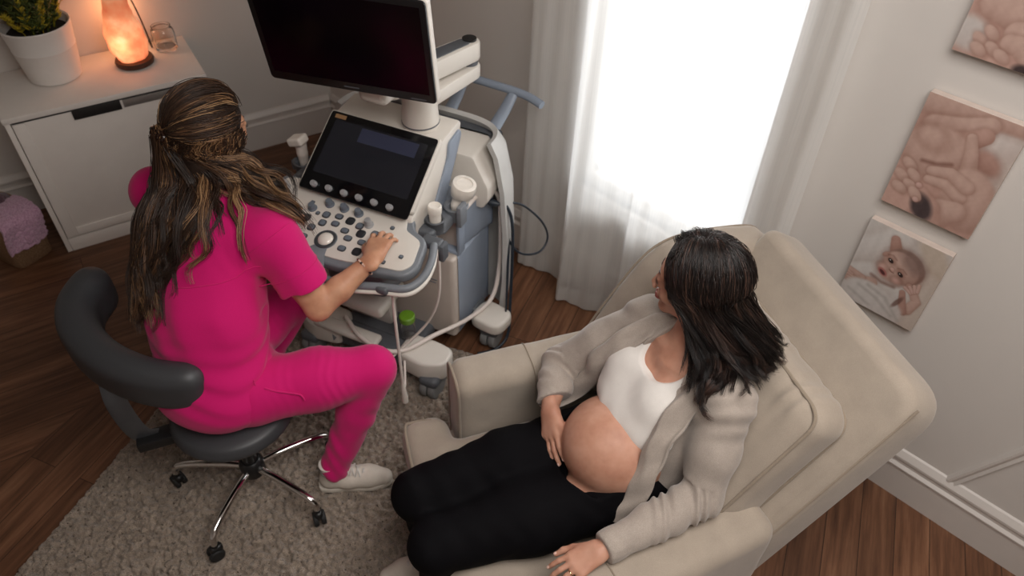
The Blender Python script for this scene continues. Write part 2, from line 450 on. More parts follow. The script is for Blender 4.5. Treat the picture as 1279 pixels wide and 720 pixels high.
# slanting wall moulding that starts on top of the skirting
q0 = np.array([.176, 0, .225]); q1 = np.array([.37, 0, .735]); dd = (q1 - q0) / np.linalg.norm(q1 - q0)
TM = WM @ frame(q0, dd, (0, 1, 0))
tm = MB(); prof = [(0, -.02), (.014, -.016), (.008, -.006), (.016, .004), (.016, .012), (0, .02)]
vv = []
for s in (-.01, np.linalg.norm(q1 - q0)): vv += [(s, o, z) for o, z in prof]
tm.add(xf(TM, vv), [(i, (i + 1) % 6, 6 + (i + 1) % 6, 6 + i) for i in range(6)] + [tuple(range(6)), tuple(range(11, 5, -1))])
struct(obj('trim_1', tm, M_TRIM, smooth=False))

# ---------------------------------------------------------------- window
wroot = bpy.data.objects.new('window_1', None); COL.objects.link(wroot); wroot.location = wall((WIN[0] + WIN[1]) / 2, -.07, WIN[2]); struct(wroot)
wf = MB(); aw = (WIN[0] + WIN[1]) / 2
for a0, a1, z0, z1 in ((WIN[0], WIN[0] + .045, WIN[2], WIN[3]), (WIN[1] - .045, WIN[1], WIN[2], WIN[3]), (WIN[0], WIN[1], WIN[2], WIN[2] + .05), (WIN[0], WIN[1], WIN[3] - .05, WIN[3])):
    wf.add(*box(((a0 + a1) / 2, -.055, (z0 + z1) / 2), (a1 - a0, .04, z1 - z0), .004, M=WM))
obj('window_frame', wf, M_TRIM, wroot)
obj('window_glass', MB().add(*box((aw, -.058, (WIN[2] + WIN[3]) / 2), (WIN[1] - WIN[0] - .06, .005, WIN[3] - WIN[2] - .06), 0, M=WM)), M_GLASS, wroot, smooth=False)
obj('window_sill', MB().add(*box((aw, -.012, WIN[2] - .012), (WIN[1] - WIN[0] + .02, .06, .024), .006, M=WM)), M_TRIM, wroot)

# ---------------------------------------------------------------- sheer curtain on a rod
def sheer():
    t = NT('sheer_linen_voile'); g = t.n('ShaderNodeNewGeometry')
    mp = t.n('ShaderNodeMapping'); mp.inputs['Rotation'].default_value = (0, 0, -WA); mp.inputs['Scale'].default_value = (260, 30, 2.5); t.l(g.outputs['Position'], mp.inputs[0])
    slub = t.noise(mp.outputs[0], 1., 3)
    col = t.ramp(slub, [(.3, rgb(234, 232, 229)), (.7, rgb(248, 247, 245))])
    df = t.n('ShaderNodeBsdfDiffuse'); tr = t.n('ShaderNodeBsdfTranslucent'); tp = t.n('ShaderNodeBsdfTransparent')
    t.l(col, df.inputs[0]); t.l(col, tr.inputs[0])
    m1 = t.n('ShaderNodeMixShader'); m1.inputs[0].default_value = .6; t.l(df.outputs[0], m1.inputs[1]); t.l(tr.outputs[0], m1.inputs[2])
    m2 = t.n('ShaderNodeMixShader'); t.l(t.ramp(slub, [(.3, (.20, .20, .20, 1)), (.7, (.36, .36, .36, 1))]), m2.inputs[0]); t.l(m1.outputs[0], m2.inputs[1]); t.l(tp.outputs[0], m2.inputs[2])
    t.l(m2.outputs[0], t.out.inputs[0]); t.t.nodes.remove(t.b); return t.m
def curtain(U, V):
    top = -1.80 + (1.80 - .645) * U; bot = -1.83 + (1.83 - .60) * U
    z = 2.42 - (2.42 - .03) * V
    a = top + (bot - top) * V
    ph = U * 2 * math.pi
    w = .034 * np.sin(ph * 4.3 + .4 + .6 * np.sin(ph * 1.3)) + .010 * np.sin(ph * 8.1 + 1.2 + .8 * V) + .0035 * np.sin(ph * 19 + V)
    lobe = .5 * (1 + np.tanh((U - .23) * 40)) * (1 - .5 * (1 + np.tanh((U - .45) * 14)))            # the fold that hangs furthest into the room
    off = .088 + w * (.75 + .35 * V) + .055 * lobe * V ** 1.5 - .02 * (1 - V)
    off = np.maximum(off, .028)
    z = z + .012 * np.sin(ph * 4.3 + 1) * (V > .985)
    a = a + .018 * np.cos(ph * 4.3 + .4) * V
    return WQ + WW * a[..., None] + WN * off[..., None] + np.array([0, 0, 1.]) * z[..., None]
croot = thing('curtain', 'white sheer floor-length curtain hanging in soft folds over the bright window', 'curtain', wall(-1.2, .08, 0))
M_SHEER = sheer()
obj('curtain_panel', grid(curtain, 420, 60), M_SHEER, croot, fix=False, angle=180)
def hem(U, V): return curtain(U, .965 + .0352 * V) + WN * .004
obj('hem', grid(hem, 420, 5), M_SHEER, croot, fix=False, angle=180)
rroot = thing('curtain_rod', 'slim white curtain rod above the window carrying the sheer curtain', 'curtain rod', wall(-1.2, .075, 2.42))
M_ROD = plain('white_rod_enamel', rgb(225, 222, 218), .3)
obj('rod', tube([wall(-1.95, .075, 2.43), wall(-.5, .075, 2.43)], .011, 12), M_ROD, rroot)
for s in (-1.9, -.55):
    obj('bracket', MB().add(*tube([wall(s, 0, 2.43), wall(s, .075, 2.43)], .007, 8)).add(*box((s, .006, 2.43), (.05, .012, .07), .003, M=WM)), M_ROD, rroot)

# ---------------------------------------------------------------- canvas prints (photographs of a newborn)
def print_mat(name):
    t = NT(name); a = t.n('ShaderNodeVertexColor', layer_name='print'); v = t.coord(); w = t.noise(v, 1400, 1)
    t.l(t.mix(1., a.outputs[0], t.ramp(w, [(.3, (.93, .93, .93, 1)), (.7, (1, 1, 1, 1))]), 'MULTIPLY'), t.b.inputs['Base Color'])
    t.set(Roughness=.5, Specular_IOR_Level=.3); t.bump(w, .1, .001); return t.m
def E(x, y, cx, cy, rx, ry, deg=0, soft=.06):
    """soft ellipse mask"""
    a = math.radians(deg); dx, dy = x - cx, y - cy
    u = (dx * math.cos(a) + dy * math.sin(a)) / rx; w = (-dx * math.sin(a) + dy * math.cos(a)) / ry
    return np.clip((1 - np.sqrt(u * u + w * w)) / soft + .5, 0, 1)
def SEG(x, y, pts, r, soft=.35):
    """soft brush stroke through points; r may taper"""
    d = np.full(x.shape, 9.); pts = np.array(pts, float); rr = np.linspace(r[0], r[1], len(pts)) if hasattr(r, '__len__') else np.full(len(pts), r)
    m = np.zeros(x.shape)
    for (p, q, ra, rb) in zip(pts[:-1], pts[1:], rr[:-1], rr[1:]):
        v = q - p; h = np.clip(((x - p[0]) * v[0] + (y - p[1]) * v[1]) / (v @ v + 1e-9), 0, 1)
        d = np.hypot(x - p[0] - h * v[0], y - p[1] - h * v[1]); R = ra + (rb - ra) * h
        m = np.maximum(m, np.clip((1 - d / R) / soft + .0, 0, 1))
    return m
def paint(img, mask, c, op=1.):
    c = np.array([c[0], c[1], c[2]], float); k = (mask * op)[..., None]; img[:] = img * (1 - k) + c * k
def canvas(name, label, a0, a1, z0, z1, painter, res=150):
    dep = .03; W_, H_ = a1 - a0, z1 - z0
    t = thing(name, label, 'canvas print', wall((a0 + a1) / 2, 0, z0), 'newborn canvas prints on the picture wall')
    nu, nv = res, int(res * H_ / W_)
    P, F = grid(lambda U, V: WQ + WW * (a0 + W_ * U)[..., None] + WN * dep + np.array([0, 0, 1.]) * (z0 + H_ * (1 - V))[..., None], nu, nv)
    X, Y = np.meshgrid(np.linspace(0, 1, nu), np.linspace(0, 1, nv), indexing='ij')
    img = np.zeros((nu, nv, 3)); painter(img, X, Y * H_ / W_, H_ / W_)          # painted in sRGB 0..255, x right, y down, unit = width
    img = np.clip(img / 255, 0, 1); lin = np.where(img <= .04045, img / 12.92, ((img + .055) / 1.055) ** 2.4)
    o = obj('print', (P, F), print_mat(name + '_ink'), t, fix=False)
    at_ = o.data.color_attributes.new('print', 'FLOAT_COLOR', 'POINT')
    at_.data.foreach_set('color', np.concatenate([lin.reshape(-1, 3), np.ones((nu * nv, 1))], 1).astype(np.float32).ravel())
    obj('canvas_edge', MB().add(*box(((a0 + a1) / 2, dep / 2 + .0007, (z0 + z1) / 2), (W_, dep - .0038, H_), .001, 1, M=WM)), M_CANVAS, t)
    return t
M_CANVAS = cloth('canvas_wrap', rgb(206, 190, 180), .06, 700, sheen=0)

SKD = np.array((128, 84, 70.))
def FORM(img, x, y, pts, r, c, lx=-.5, ly=-.7, edge=.16, shade=1.):
    """a rounded limb of the photographed body: tapering stroke with soft modelling as the camera recorded it"""
    pts = np.array(pts, float)
    if len(pts) == 1: pts = np.concatenate([pts, pts + 1e-4])
    rr = np.linspace(r[0], r[1], len(pts)) if hasattr(r, '__len__') else np.full(len(pts), float(r))
    best = np.full(x.shape, 9.); nx = np.zeros(x.shape); ny = np.zeros(x.shape)
    for p, q, ra, rb in zip(pts[:-1], pts[1:], rr[:-1], rr[1:]):
        v = q - p; h = np.clip(((x - p[0]) * v[0] + (y - p[1]) * v[1]) / (v @ v + 1e-12), 0, 1); R = ra + (rb - ra) * h
        dx, dy = (x - p[0] - h * v[0]) / R, (y - p[1] - h * v[1]) / R; d = np.hypot(dx, dy); m = d < best
        best = np.where(m, d, best); nx = np.where(m, dx, nx); ny = np.where(m, dy, ny)
    z = np.sqrt(np.clip(1 - best ** 2, 0, 1)); lit = np.clip(.62 * z + .38 * (nx * lx + ny * ly), -.6, 1)
    k = np.clip(.5 + .62 * lit, 0, 1.1)[..., None]; c = np.array(c, float); col = SKD * (1 - k) * shade + c * (k + (1 - k) * (1 - shade))
    halo = np.clip(1 - (best - .9) / .4, 0, 1) * .22 * shade; img[:] = img * (1 - halo[..., None]) + SKD * halo[..., None]
    mk = np.clip((1 - best) / edge, 0, 1)[..., None]; mk = mk * mk * (3 - 2 * mk); img[:] = img * (1 - mk) + col * mk
def BLOB(img, x, y, cx, cy, rx, ry, deg, c, **kw):
    a = math.radians(deg); dx, dy = x - cx, y - cy; u = (dx * math.cos(a) + dy * math.sin(a)) / rx; w = (-dx * math.sin(a) + dy * math.cos(a)) / ry
    lx, ly = kw.pop('lx', -.5), kw.pop('ly', -.7); FORM(img, u, w, [(0, 0)], 1., c, lx * math.cos(a) + ly * math.sin(a), -lx * math.sin(a) + ly * math.cos(a), **kw)
def fold(img, x, y, pts, r, op=.7): paint(img, SEG(x, y, pts, r, 1.), (120, 78, 66), op)
S1, S2, S3 = (206, 172, 158), (198, 158, 144), (190, 148, 134)
def finish(img, x, y):
    g = img.mean(2, keepdims=True); img[:] = (img * .86 + g * .14) * np.array((.97, .965, .96)) + .015 * 255 * vnoise(x, y, x * 0, 40)[..., None]
def paint_hands(img, x, y, H):
    img[:] = S2
    BLOB(img, x, y, .86, .20, .55, .46, 0, (214, 204, 198), edge=.7, shade=.4); BLOB(img, x, y, 1.06, .72, .36, .5, 10, (206, 192, 184), edge=.5, shade=.5)
    FORM(img, x, y, [(.0, .06), (.5, -.02), (1.0, -.05)], .2, S1, edge=.3); FORM(img, x, y, [(.18, .32), (.42, .24), (.66, .12)], (.14, .11), S1, edge=.25)
    FORM(img, x, y, [(.40, .42), (.56, .34), (.66, .24)], (.12, .1), S2); BLOB(img, x, y, .80, .50, .2, .13, 35, S3, edge=.5)
    BLOB(img, x, y, .34, .60, .42, .34, 12, S1, edge=.2); BLOB(img, x, y, .22, .46, .2, .15, 20, S1, edge=.6)
    fold(img, x, y, [(.22, .74), (.36, .72), (.50, .66)], .04)
    FORM(img, x, y, [(.56, .30), (.63, .48), (.68, .68)], (.055, .095), S1, edge=.15)                    # adult thumb
    BLOB(img, x, y, .80, .98, .30, .42, -18, S1, edge=.18)
    FORM(img, x, y, [(.72, .98), (.54, .90), (.36, .92)], (.085, .058), S1, edge=.15); FORM(img, x, y, [(.74, .84), (.54, .76), (.35, .81)], (.09, .06), S1, edge=.15)
    FORM(img, x, y, [(.5, 1.5), (.62, 1.22), (.74, 1.16)], (.2, .14), S1, edge=.2); FORM(img, x, y, [(.36, 1.12), (.5, 1.24), (.58, 1.5)], (.1, .16), S2, edge=.2)
    paint(img, E(x, y, .42, 1.27, .11, .17, -32, .5), (70, 58, 60), .95)
    for cx, cy, a in ((.12, .84, 34), (.21, .95, 40), (.09, 1.0, 34), (.22, 1.08, 30), (.12, 1.15, 24), (.30, 1.15, 40)): BLOB(img, x, y, cx, cy, .115, .068, a, S1, edge=.25)
    for cx, cy in ((.30, 1.03), (.33, 1.21)): BLOB(img, x, y, cx, cy, .045, .04, 30, (214, 176, 166), edge=.4)
    finish(img, x, y)
def paint_fold(img, x, y, H):
    img[:] = S2; yy = y - (H - .36)
    BLOB(img, x, y, .5, H - .85, .55, .4, 0, S1, edge=.3); BLOB(img, x, yy, .08, .16, .26, .22, 20, (206, 198, 193), edge=.5, shade=.5)
    for pts, r in (([(.2, -.16), (.5, -.1), (.9, -.2)], (.16, .18)), ([(.95, .02), (.72, .0), (.48, .04)], (.17, .13)), ([(1.0, .3), (.86, .16), (.74, .12)], (.15, .12)), ([(.66, .2), (.56, .14), (.46, .14)], (.12, .1))): FORM(img, x, yy, pts, r, S1, edge=.18)
    paint(img, E(x, yy, .70, .36, .13, .07, 10, .5), (62, 50, 50), .95)
    for cx, cy, a in ((.27, .10, 40), (.20, .19, 40), (.34, .24, 35), (.22, .28, 30), (.44, .28, 30)): BLOB(img, x, yy, cx, cy, .105, .062, a, S1, edge=.25)
    for cx, cy in ((.80, .24), (.88, .20), (.95, .25)): BLOB(img, x, yy, cx, cy, .05, .042, 0, (212, 172, 162), edge=.3)
    finish(img, x, y)
def paint_baby(img, x, y, H):
    img[:] = (206, 200, 195)
    def cl(pts, r, c=(214, 209, 205)): FORM(img, x, y, pts, r, c, edge=.6, shade=.35)
    cl([(-.05, .5), (.2, .3), (.4, .05)], .2); cl([(.75, .0), (.95, .3), (1.0, .5)], (.2, .16), (200, 184, 168)); cl([(.9, .5), (.95, .8), (.9, 1.2)], .2, (204, 190, 178)); cl([(.05, .8), (.2, .7), (.3, .66)], .13)
    FORM(img, x, y, [(.36, .12), (.41, .24), (.46, .34)], (.06, .10), S3, edge=.2)                        # raised foot behind the head
    BLOB(img, x, y, .595, .425, .275, .235, 38, (150, 122, 112), edge=.14)
    BLOB(img, x, y, .555, .47, .265, .225, 38, S1, edge=.16); BLOB(img, x, y, .45, .60, .20, .155, 30, S1, edge=.55)
    paint(img, E(x, y, .665, .33, .18, .11, 38, .9), (134, 108, 100), .7)
    BLOB(img, x, y, .335, .37, .035, .055, 40, S3, edge=.3); BLOB(img, x, y, .735, .66, .045, .06, 0, S3, edge=.3)
    BLOB(img, x, y, .36, .57, .09, .075, 30, (216, 172, 160), edge=.9); BLOB(img, x, y, .575, .67, .09, .075, 30, (214, 170, 158), edge=.9)
    for cx, cy in ((.415, .43), (.585, .555)):
        paint(img, E(x, y, cx, cy - .012, .066, .04, 34, .9), (158, 112, 98), .65); paint(img, E(x, y, cx, cy, .040, .025, 34, .35), (54, 40, 38)); paint(img, E(x, y, cx - .010, cy - .008, .009, .007, 0, .5), (226, 216, 210))
        fold(img, x, y, [(cx - .055, cy - .07), (cx, cy - .085), (cx + .06, cy - .045)], .02, .45)
    BLOB(img, x, y, .475, .54, .042, .034, 34, (218, 178, 166), edge=.6); fold(img, x, y, [(.445, .555), (.478, .578), (.505, .578)], .014, .7)
    paint(img, E(x, y, .385, .635, .07, .042, 34, .4), (176, 104, 98)); paint(img, E(x, y, .385, .64, .045, .022, 34, .4), (92, 48, 48))
    fold(img, x, y, [(.28, .745), (.42, .785), (.58, .77)], .04, .6)
    FORM(img, x, y, [(.0, .92), (.16, .95), (.32, .86)], (.09, .085), S1); FORM(img, x, y, [(-.02, .82), (.10, .84), (.2, .86)], (.05, .05), S1)
    for k in range(4): FORM(img, x, y, [(-.01 + .02 * k, .86 + .045 * k), (.07 + .02 * k, .885 + .035 * k)], .025, S1)
    FORM(img, x, y, [(.84, 1.0), (.89, .82), (.80, .70)], (.07, .055), S1); FORM(img, x, y, [(.70, .78), (.75, .92), (.80, 1.05)], (.04, .06), S3)
    for k in range(4): FORM(img, x, y, [(.79 + .02 * k, .74 - .02 * k), (.70 + .045 * k, .695 - .04 * k)], .024, (212, 176, 164))
    BLOB(img, x, y, .42, 1.12, .46, .28, 12, (210, 205, 201), edge=.2, shade=.4)
    for s in ([(.2, .98), (.45, 1.05), (.7, 1.2)], [(.3, .92), (.55, .98), (.8, 1.22)], [(.1, 1.1), (.4, 1.2)]): paint(img, SEG(x, y, s, .04, 1.), (168, 160, 154), .55)
    paint(img, E(x, y, .70, .95, .03, .11, 20, .6), (104, 72, 64), .7); finish(img, x, y)
canvas('canvas_print', 'lowest canvas print on the wall, a baby portrait with raised hands', -.425, -.172, .74, 1.06, paint_baby)
canvas('canvas_print', 'middle canvas print on the wall showing adult fingers holding a tiny hand', -.422, -.162, 1.134, 1.497, paint_hands)
canvas('canvas_print', 'topmost canvas print of folded newborn limbs, cut by the upper edge of the photo', -.418, -.16, 1.62, 1.98, paint_fold)

# ---------------------------------------------------------------- white cabinet
M_CAB = plain('white_cabinet_laminate', rgb(240, 233, 226), .42, nscale=14, var=.015)
M_SLOT = plain('dark_grip_recess', rgb(40, 38, 37), .5); M_LITSLOT = plain('grey_lit_slot', rgb(170, 166, 162), .35, .6)
CW, CHT = .844, .742
cab = thing('cabinet', 'low white laminate cabinet with a flap front and dark grip slot, under the plant pot', 'cabinet', cabp(CW / 2, -CD / 2, 0))
b_ = MB()
for a0, a1, o0, o1, z0, z1 in ((0, .022, -CD + .003, -.003, 0, CHT - .026), (CW - .022, CW, -CD + .003, -.003, 0, CHT - .026), (.022, CW - .022, -CD + .003, -CD + .012, .03, CHT - .026), (.022, CW - .022, -CD + .012, -.02, .075, .093)):
    b_.add(*box(((a0 + a1) / 2, (o0 + o1) / 2, (z0 + z1) / 2), (a1 - a0, o1 - o0, z1 - z0), .002, M=CM))
obj('carcass', b_, M_CAB, cab)
obj('top', MB().add(*box((CW / 2, -CD / 2 + .006, CHT - .013), (CW + .008, CD - .006, .026), .003, M=CM)), M_CAB, cab)
obj('plinth', MB().add(*box((CW / 2, -.012, .036), (CW - .046, .02, .072), .002, M=CM)), M_CAB, cab)
d_ = MB(); z0, z1 = .082, CHT - .036; a0, a1 = .026, CW - .026
door = obj('door', MB().add(*box(((a0 + a1) / 2, -.012, (z0 + z1) / 2), (a1 - a0, .016, z1 - z0), .002, M=CM)), M_CAB, cab)
fr = MB()                                                                           # raised rim of the flap
for x0, x1, y0, y1 in ((a0, a0 + .05, z0, z1), (a1 - .05, a1, z0, z1), (a0 + .05, a1 - .05, z0, z0 + .045)):
    fr.add(*box(((x0 + x1) / 2, -.001, (y0 + y1) / 2), (x1 - x0, .008, y1 - y0), .003, M=CM))
obj('rim', fr, M_CAB, door)
obj('grip_slot', MB().add(*box((.36, -.001, CHT - .052), (.2, .012, .046), .002, M=CM)), M_SLOT, door)
obj('lit_slot_part', MB().add(*box((.58, -.001, CHT - .052), (.22, .010, .036), .002, M=CM)), M_LITSLOT, door)  # its grey colour paints the lit part of the grip slot
obj('shadow_gap', MB().add(*box((CW / 2 - .02, -.009, CHT - .03), (CW - .1, .014, .008), 0, M=CM)), M_SLOT, cab)

# ---------------------------------------------------------------- things on the cabinet
ZC = CHT + .0005
def at_cab(a, off): return cabp(a, off, ZC)
pp = at_cab(.255, -.296); PM = Matrix.Translation(pp) @ Matrix.Scale(1.5, 4)
pot = thing('plant_pot', 'white ceramic plant pot with green and golden conifer sprigs on the cabinet', 'potted plant', pp)
M_POT = plain('white_glazed_ceramic', rgb(236, 230, 224), .28, nscale=20, var=.015)
obj('pot', lathe([(.0, .0), (.066, 0), (.073, .004), (.08, .05), (.0865, .098), (.0875, .1), (.0865, .102), (.094, .158), (.096, .166), (.094, .169), (.089, .166), (.084, .14), (.0, .14)], 48, PM), M_POT, pot)
M_SOIL = plain('dark_potting_soil', rgb(36, 27, 20), .95, nscale=120, var=.4, bump=.6)
obj('soil', lathe([(0, .139), (.05, .147), (.0835, .142), (.0835, .13), (0, .13)], 24, PM), M_SOIL, pot)
def sprig_mat(name, a, b):
    t = NT(name); v = t.coord(); f = t.noise(v, 30, 3); t.l(t.ramp(f, [(.3, a), (.7, b)]), t.b.inputs['Base Color']); t.set(Roughness=.55, Subsurface_Weight=0.); return t.m
M_GRN = sprig_mat('dark_green_conifer_leaf', rgb(38, 52, 20), rgb(92, 104, 38)); M_GLD = sprig_mat('golden_conifer_leaf', rgb(140, 122, 24), rgb(206, 184, 52))
def sprigs(seed, n, gold):
    r = np.random.default_rng(seed); m = MB(); st = MB()
    for _ in range(n):
        an = r.uniform(0, 2 * math.pi); rad = .12 * math.sqrt(r.uniform(0, 1)); base = pp + np.array([math.cos(an) * rad * .7, math.sin(an) * rad * .7, .215])
        L = r.uniform(.14, .27) * (1.15 if not gold else 1.0); lean = np.array([math.cos(an) * rad * 1.1, math.sin(an) * rad * 1.1, 0]) + r.normal(0, .012, 3)
        pts = [base + lean * t ** 1.3 + np.array([0, 0, L * t]) for t in np.linspace(0, 1, 7)]
        m.add(*tube(smooth_path(pts, 2), np.linspace(.0022, .0012, 13), 4))
        for q in range(30):                                               # short scale-leaf shoots all along the stem
            t = r.uniform(.12, 1.); c = base + lean * t ** 1.3 + np.array([0, 0, L * t]); a2 = r.uniform(0, 2 * math.pi)
            dirv = np.array([math.cos(a2), math.sin(a2), r.uniform(.6, 1.5)]); dirv /= np.linalg.norm(dirv); l2 = r.uniform(.02, .042) * (1.15 - .5 * t)
            for w in (-.5, 0, .5):
                sd = np.cross(dirv, [0, 0, 1.]); sd /= np.linalg.norm(sd) + 1e-9; d2 = dirv + sd * w; d2 /= np.linalg.norm(d2)
                m.add(*tube([c, c + d2 * l2 * .5, c + d2 * l2], [.0022, .0036, .001], 4))
    for v in m.v:                                                     # the sprigs bend away where they meet the wall
        o = (v - CB) @ CN; v += np.clip(-.435 - o, 0, None)[:, None] * CN
    return m
obj('foliage', sprigs(3, 46, False), M_GRN, pot, angle=180)
obj('golden_foliage', sprigs(5, 14, True), M_GLD, pot, angle=180)

lp = at_cab(.59, -.25); LS = 1.42; LM = Matrix.Translation(lp) @ Matrix.Scale(LS, 4)
lamp = thing('salt_lamp', 'glowing orange salt crystal lamp on a round dark wood base', 'lamp', lp)
M_DKW = plain('dark_turned_wood', rgb(74, 40, 22), .4, nscale=30, var=.2)
obj('base', lathe([(0, 0), (.052, 0), (.059, .004), (.061, .012), (.058, .02), (0, .022)], 40, LM), M_DKW, lamp)
def salt():
    t = NT('glowing_salt_crystal'); v = t.coord(); f = t.noise(v, 11, 3); f2 = t.noise(v, 60, 2)
    # the bulb sits in the lower half: its glow through the crystal fades with distance from it
    g = t.n('ShaderNodeNewGeometry'); d = t.n('ShaderNodeVectorMath', operation='DISTANCE'); t.l(g.outputs['Position'], d.inputs[0]); d.inputs[1].default_value = tuple(lp + np.array([-.005, -.06, .12]))
    near = t.ramp(d.outputs['Value'], [(.0, (1, 1, 1, 1)), (.06, (.42, .42, .42, 1)), (.14, (.17, .17, .17, 1)), (.3, (.07, .07, .07, 1))])
    col = t.ramp(f, [(.3, rgb(240, 116, 72)), (.5, rgb(250, 144, 92)), (.7, rgb(255, 180, 128))])
    t.l(t.ramp(f, [(.3, rgb(220, 120, 90)), (.7, rgb(240, 170, 140))]), t.b.inputs['Base Color']); t.l(col, t.b.inputs['Emission Color'])
    ml = t.n('ShaderNodeMath', operation='MULTIPLY'); t.l(near, ml.inputs[0]); ml.inputs[1].default_value = 3.4; t.l(ml.outputs[0], t.b.inputs['Emission Strength'])
    t.set(Roughness=.4); t.bump(f2, .25, .002); return t.m
s_ = Soft(.0035)
zz = [(.02, .05), (.05, .056), (.085, .055), (.12, .046), (.155, .037), (.19, .034), (.215, .033)]
s_.chain([(lp + LS * np.array([-.006 * math.sin(z * 18), .004 * math.cos(z * 20), z + .02]), r * LS) for z, r in zz], .02)
s_.rbox(lp + np.array([0, 0, -.02]), (.15, .15, .05), .002, op='sub', k=.004); s_.rbox(lp + np.array([0, 0, .413]), (.15, .15, .05), .002, op='sub', k=.004)
s_.fn(lambda x, y, z, d: d + .0035 * vnoise(x, y, z, 42) + .0008 * vnoise(x + 3, y, z + 1, 120))
soft_obj('crystal', s_, salt(), lamp)
obj('crystal_cap', lathe([(0, .252), (.026, .252), (.029, .257), (.028, .27), (.02, .275), (0, .276)], 28, LM), plain('dull_red_cap', rgb(120, 62, 48), .6), lamp)
obj('cord', tube(smooth_path([lp + CX * .03 - CN * .02 + np.array([0, 0, .375]), lp + CX * .06 - CN * .055 + np.array([0, 0, .32]), lp + CX * .085 - CN * .075 + np.array([0, 0, .18]), lp + CX * .10 - CN * .11 + np.array([0, 0, .014]), lp + CX * .10 - CN * .185 + np.array([0, 0, .008])], 6), .0035, 8), plain('dark_cord', rgb(52, 44, 40), .5), lamp)
gp = at_cab(.752, -.33)
gl = thing('glass_jar', 'small clear empty glass jar at the back right corner of the cabinet top', 'jar', gp)
M_CLR = NT('clear_glass').set(Base_Color=(1, 1, 1, 1), Roughness=.0, Transmission_Weight=1., IOR=1.45).m
obj('bowl', lathe([(0, 0), (.029, 0), (.032, .004), (.032, .012), (.034, .05), (.031, .062), (.027, .066), (.028, .072), (.026, .072), (.0245, .066), (.0285, .06), (.031, .05), (.029, .012), (0, .009)], 36, Matrix.Translation(gp) @ Matrix.Scale(1.6, 4)), M_CLR, gl)

# ---------------------------------------------------------------- woven basket with towels
bp = np.array([-2.40, 2.715, 0.]); ba = math.radians(61)
BX = np.array([math.cos(ba), math.sin(ba), 0]); BY = np.array([-math.sin(ba), math.cos(ba), 0])
def bk(a, b, z): return bp + BX * a + BY * b + np.array([0, 0, z])
def basket_mat():
    t = NT('jute_weave'); v = t.coord((1, 1, 1)); w = t.n('ShaderNodeTexWave', Scale=70., Distortion=3., Detail=2.); w.bands_direction = 'Z'; t.l(v, w.inputs[0])
    n_ = t.noise(v, 160, 3); t.l(t.mix(.5, t.ramp(w.outputs['Fac'], [(.2, rgb(96, 70, 48)), (.8, rgb(168, 132, 100))]), t.ramp(n_, [(.3, rgb(110, 82, 58)), (.7, rgb(182, 148, 116))])), t.b.inputs['Base Color'])
    t.set(Roughness=.9, Specular_IOR_Level=.2); t.bump(w.outputs['Fac'], .6, .004); return t.m
bkt = thing('basket', 'square woven brown basket on the floor left of the cabinet, holding towels', 'basket', bp)
sq = lambda r, n: [(r * .72 * math.copysign(abs(math.cos(t)) ** .35, math.cos(t)), r * 1.0 * math.copysign(abs(math.sin(t)) ** .35, math.sin(t))) for t in np.linspace(0, 2 * math.pi, n, endpoint=False)]
def bshell(prof, n=72):
    V = []; F = []
    for r, z in prof: V += [bk(x, y, z) for x, y in sq(r, n)]
    for i in range(len(prof) - 1):
        for j in range(n): k = (j + 1) % n; F.append((i * n + j, i * n + k, (i + 1) * n + k, (i + 1) * n + j))
    F.append(tuple(range(n))); F.append(tuple((len(prof) - 1) * n + j for j in range(n))); return V, F
obj('body', bshell([(.125, .002), (.132, .01), (.142, .12), (.15, .235), (.152, .245), (.148, .25), (.142, .245), (.134, .12), (.124, .02)]), basket_mat(), bkt)
def terry(name, a, b):
    t = NT(name); v = t.coord(); f = t.noise(v, 170, 3, .6); t.l(t.ramp(f, [(.32, a), (.62, b)]), t.b.inputs['Base Color']); t.set(Roughness=.95, Specular_IOR_Level=.1, Sheen_Weight=.4); t.bump(f, .9, .006); return t.m
def towel(U, V):                                                           # folded over the front rim
    s = V * .275; lip = .11
    top = np.clip(s / lip, 0, 1); bend = np.clip((s - lip) / .05, 0, 1); fall = np.clip(s - lip - .05, 0, None)
    b = .01 - top * .128 - np.sin(bend * math.pi / 2) * .032 ; z = .262 + .012 * np.sin(top * 3) - (1 - np.cos(bend * math.pi / 2)) * .03 - fall
    a = -.095 + .19 * U + .008 * np.sin(V * 5); b = b - .008 * np.sin(U * 7 + V * 4) * (V > .3)
    n_ = .003 * vnoise(a, b, z, 130)
    return bp + BX * a[..., None] + BY * (b + n_)[..., None] + np.array([0, 0, 1.]) * (z + n_)[..., None]
def slab(fn, nu, nv, th):
    P, F = grid(fn, nu, nv); G = P.reshape(nu, nv, 3); du = np.gradient(G, axis=0); dv = np.gradient(G, axis=1)
    n_ = np.cross(du, dv); n_ /= np.linalg.norm(n_, axis=2)[..., None] + 1e-9
    Q = (G - n_ * th).reshape(-1, 3); m = nu * nv; F2 = [tuple(m + i for i in f[::-1]) for f in F]
    rim = [i * nv for i in range(nu)] + [(nu - 1) * nv + j for j in range(1, nv)] + [i * nv + nv - 1 for i in range(nu - 2, -1, -1)] + [j for j in range(nv - 2, 0, -1)]
    R = [(rim[i], rim[(i + 1) % len(rim)], m + rim[(i + 1) % len(rim)], m + rim[i]) for i in range(len(rim))]
    return np.concatenate([P, Q]), F + F2 + R
tag(obj('towel', slab(towel, 60, 80, .014), terry('lilac_terry', rgb(176, 128, 156), rgb(222, 182, 206)), loc=bk(0, -.1, .2)), 'lilac fluffy towel folded over the rim of the brown basket', 'towel')
s_ = Soft(.006); r_ = np.random.default_rng(2)
for k in range(5): s_.ell(bk(-.04 + .02 * k, .045, .24 + .02 * (k % 2)), (.045, .055, .05), k=.03)
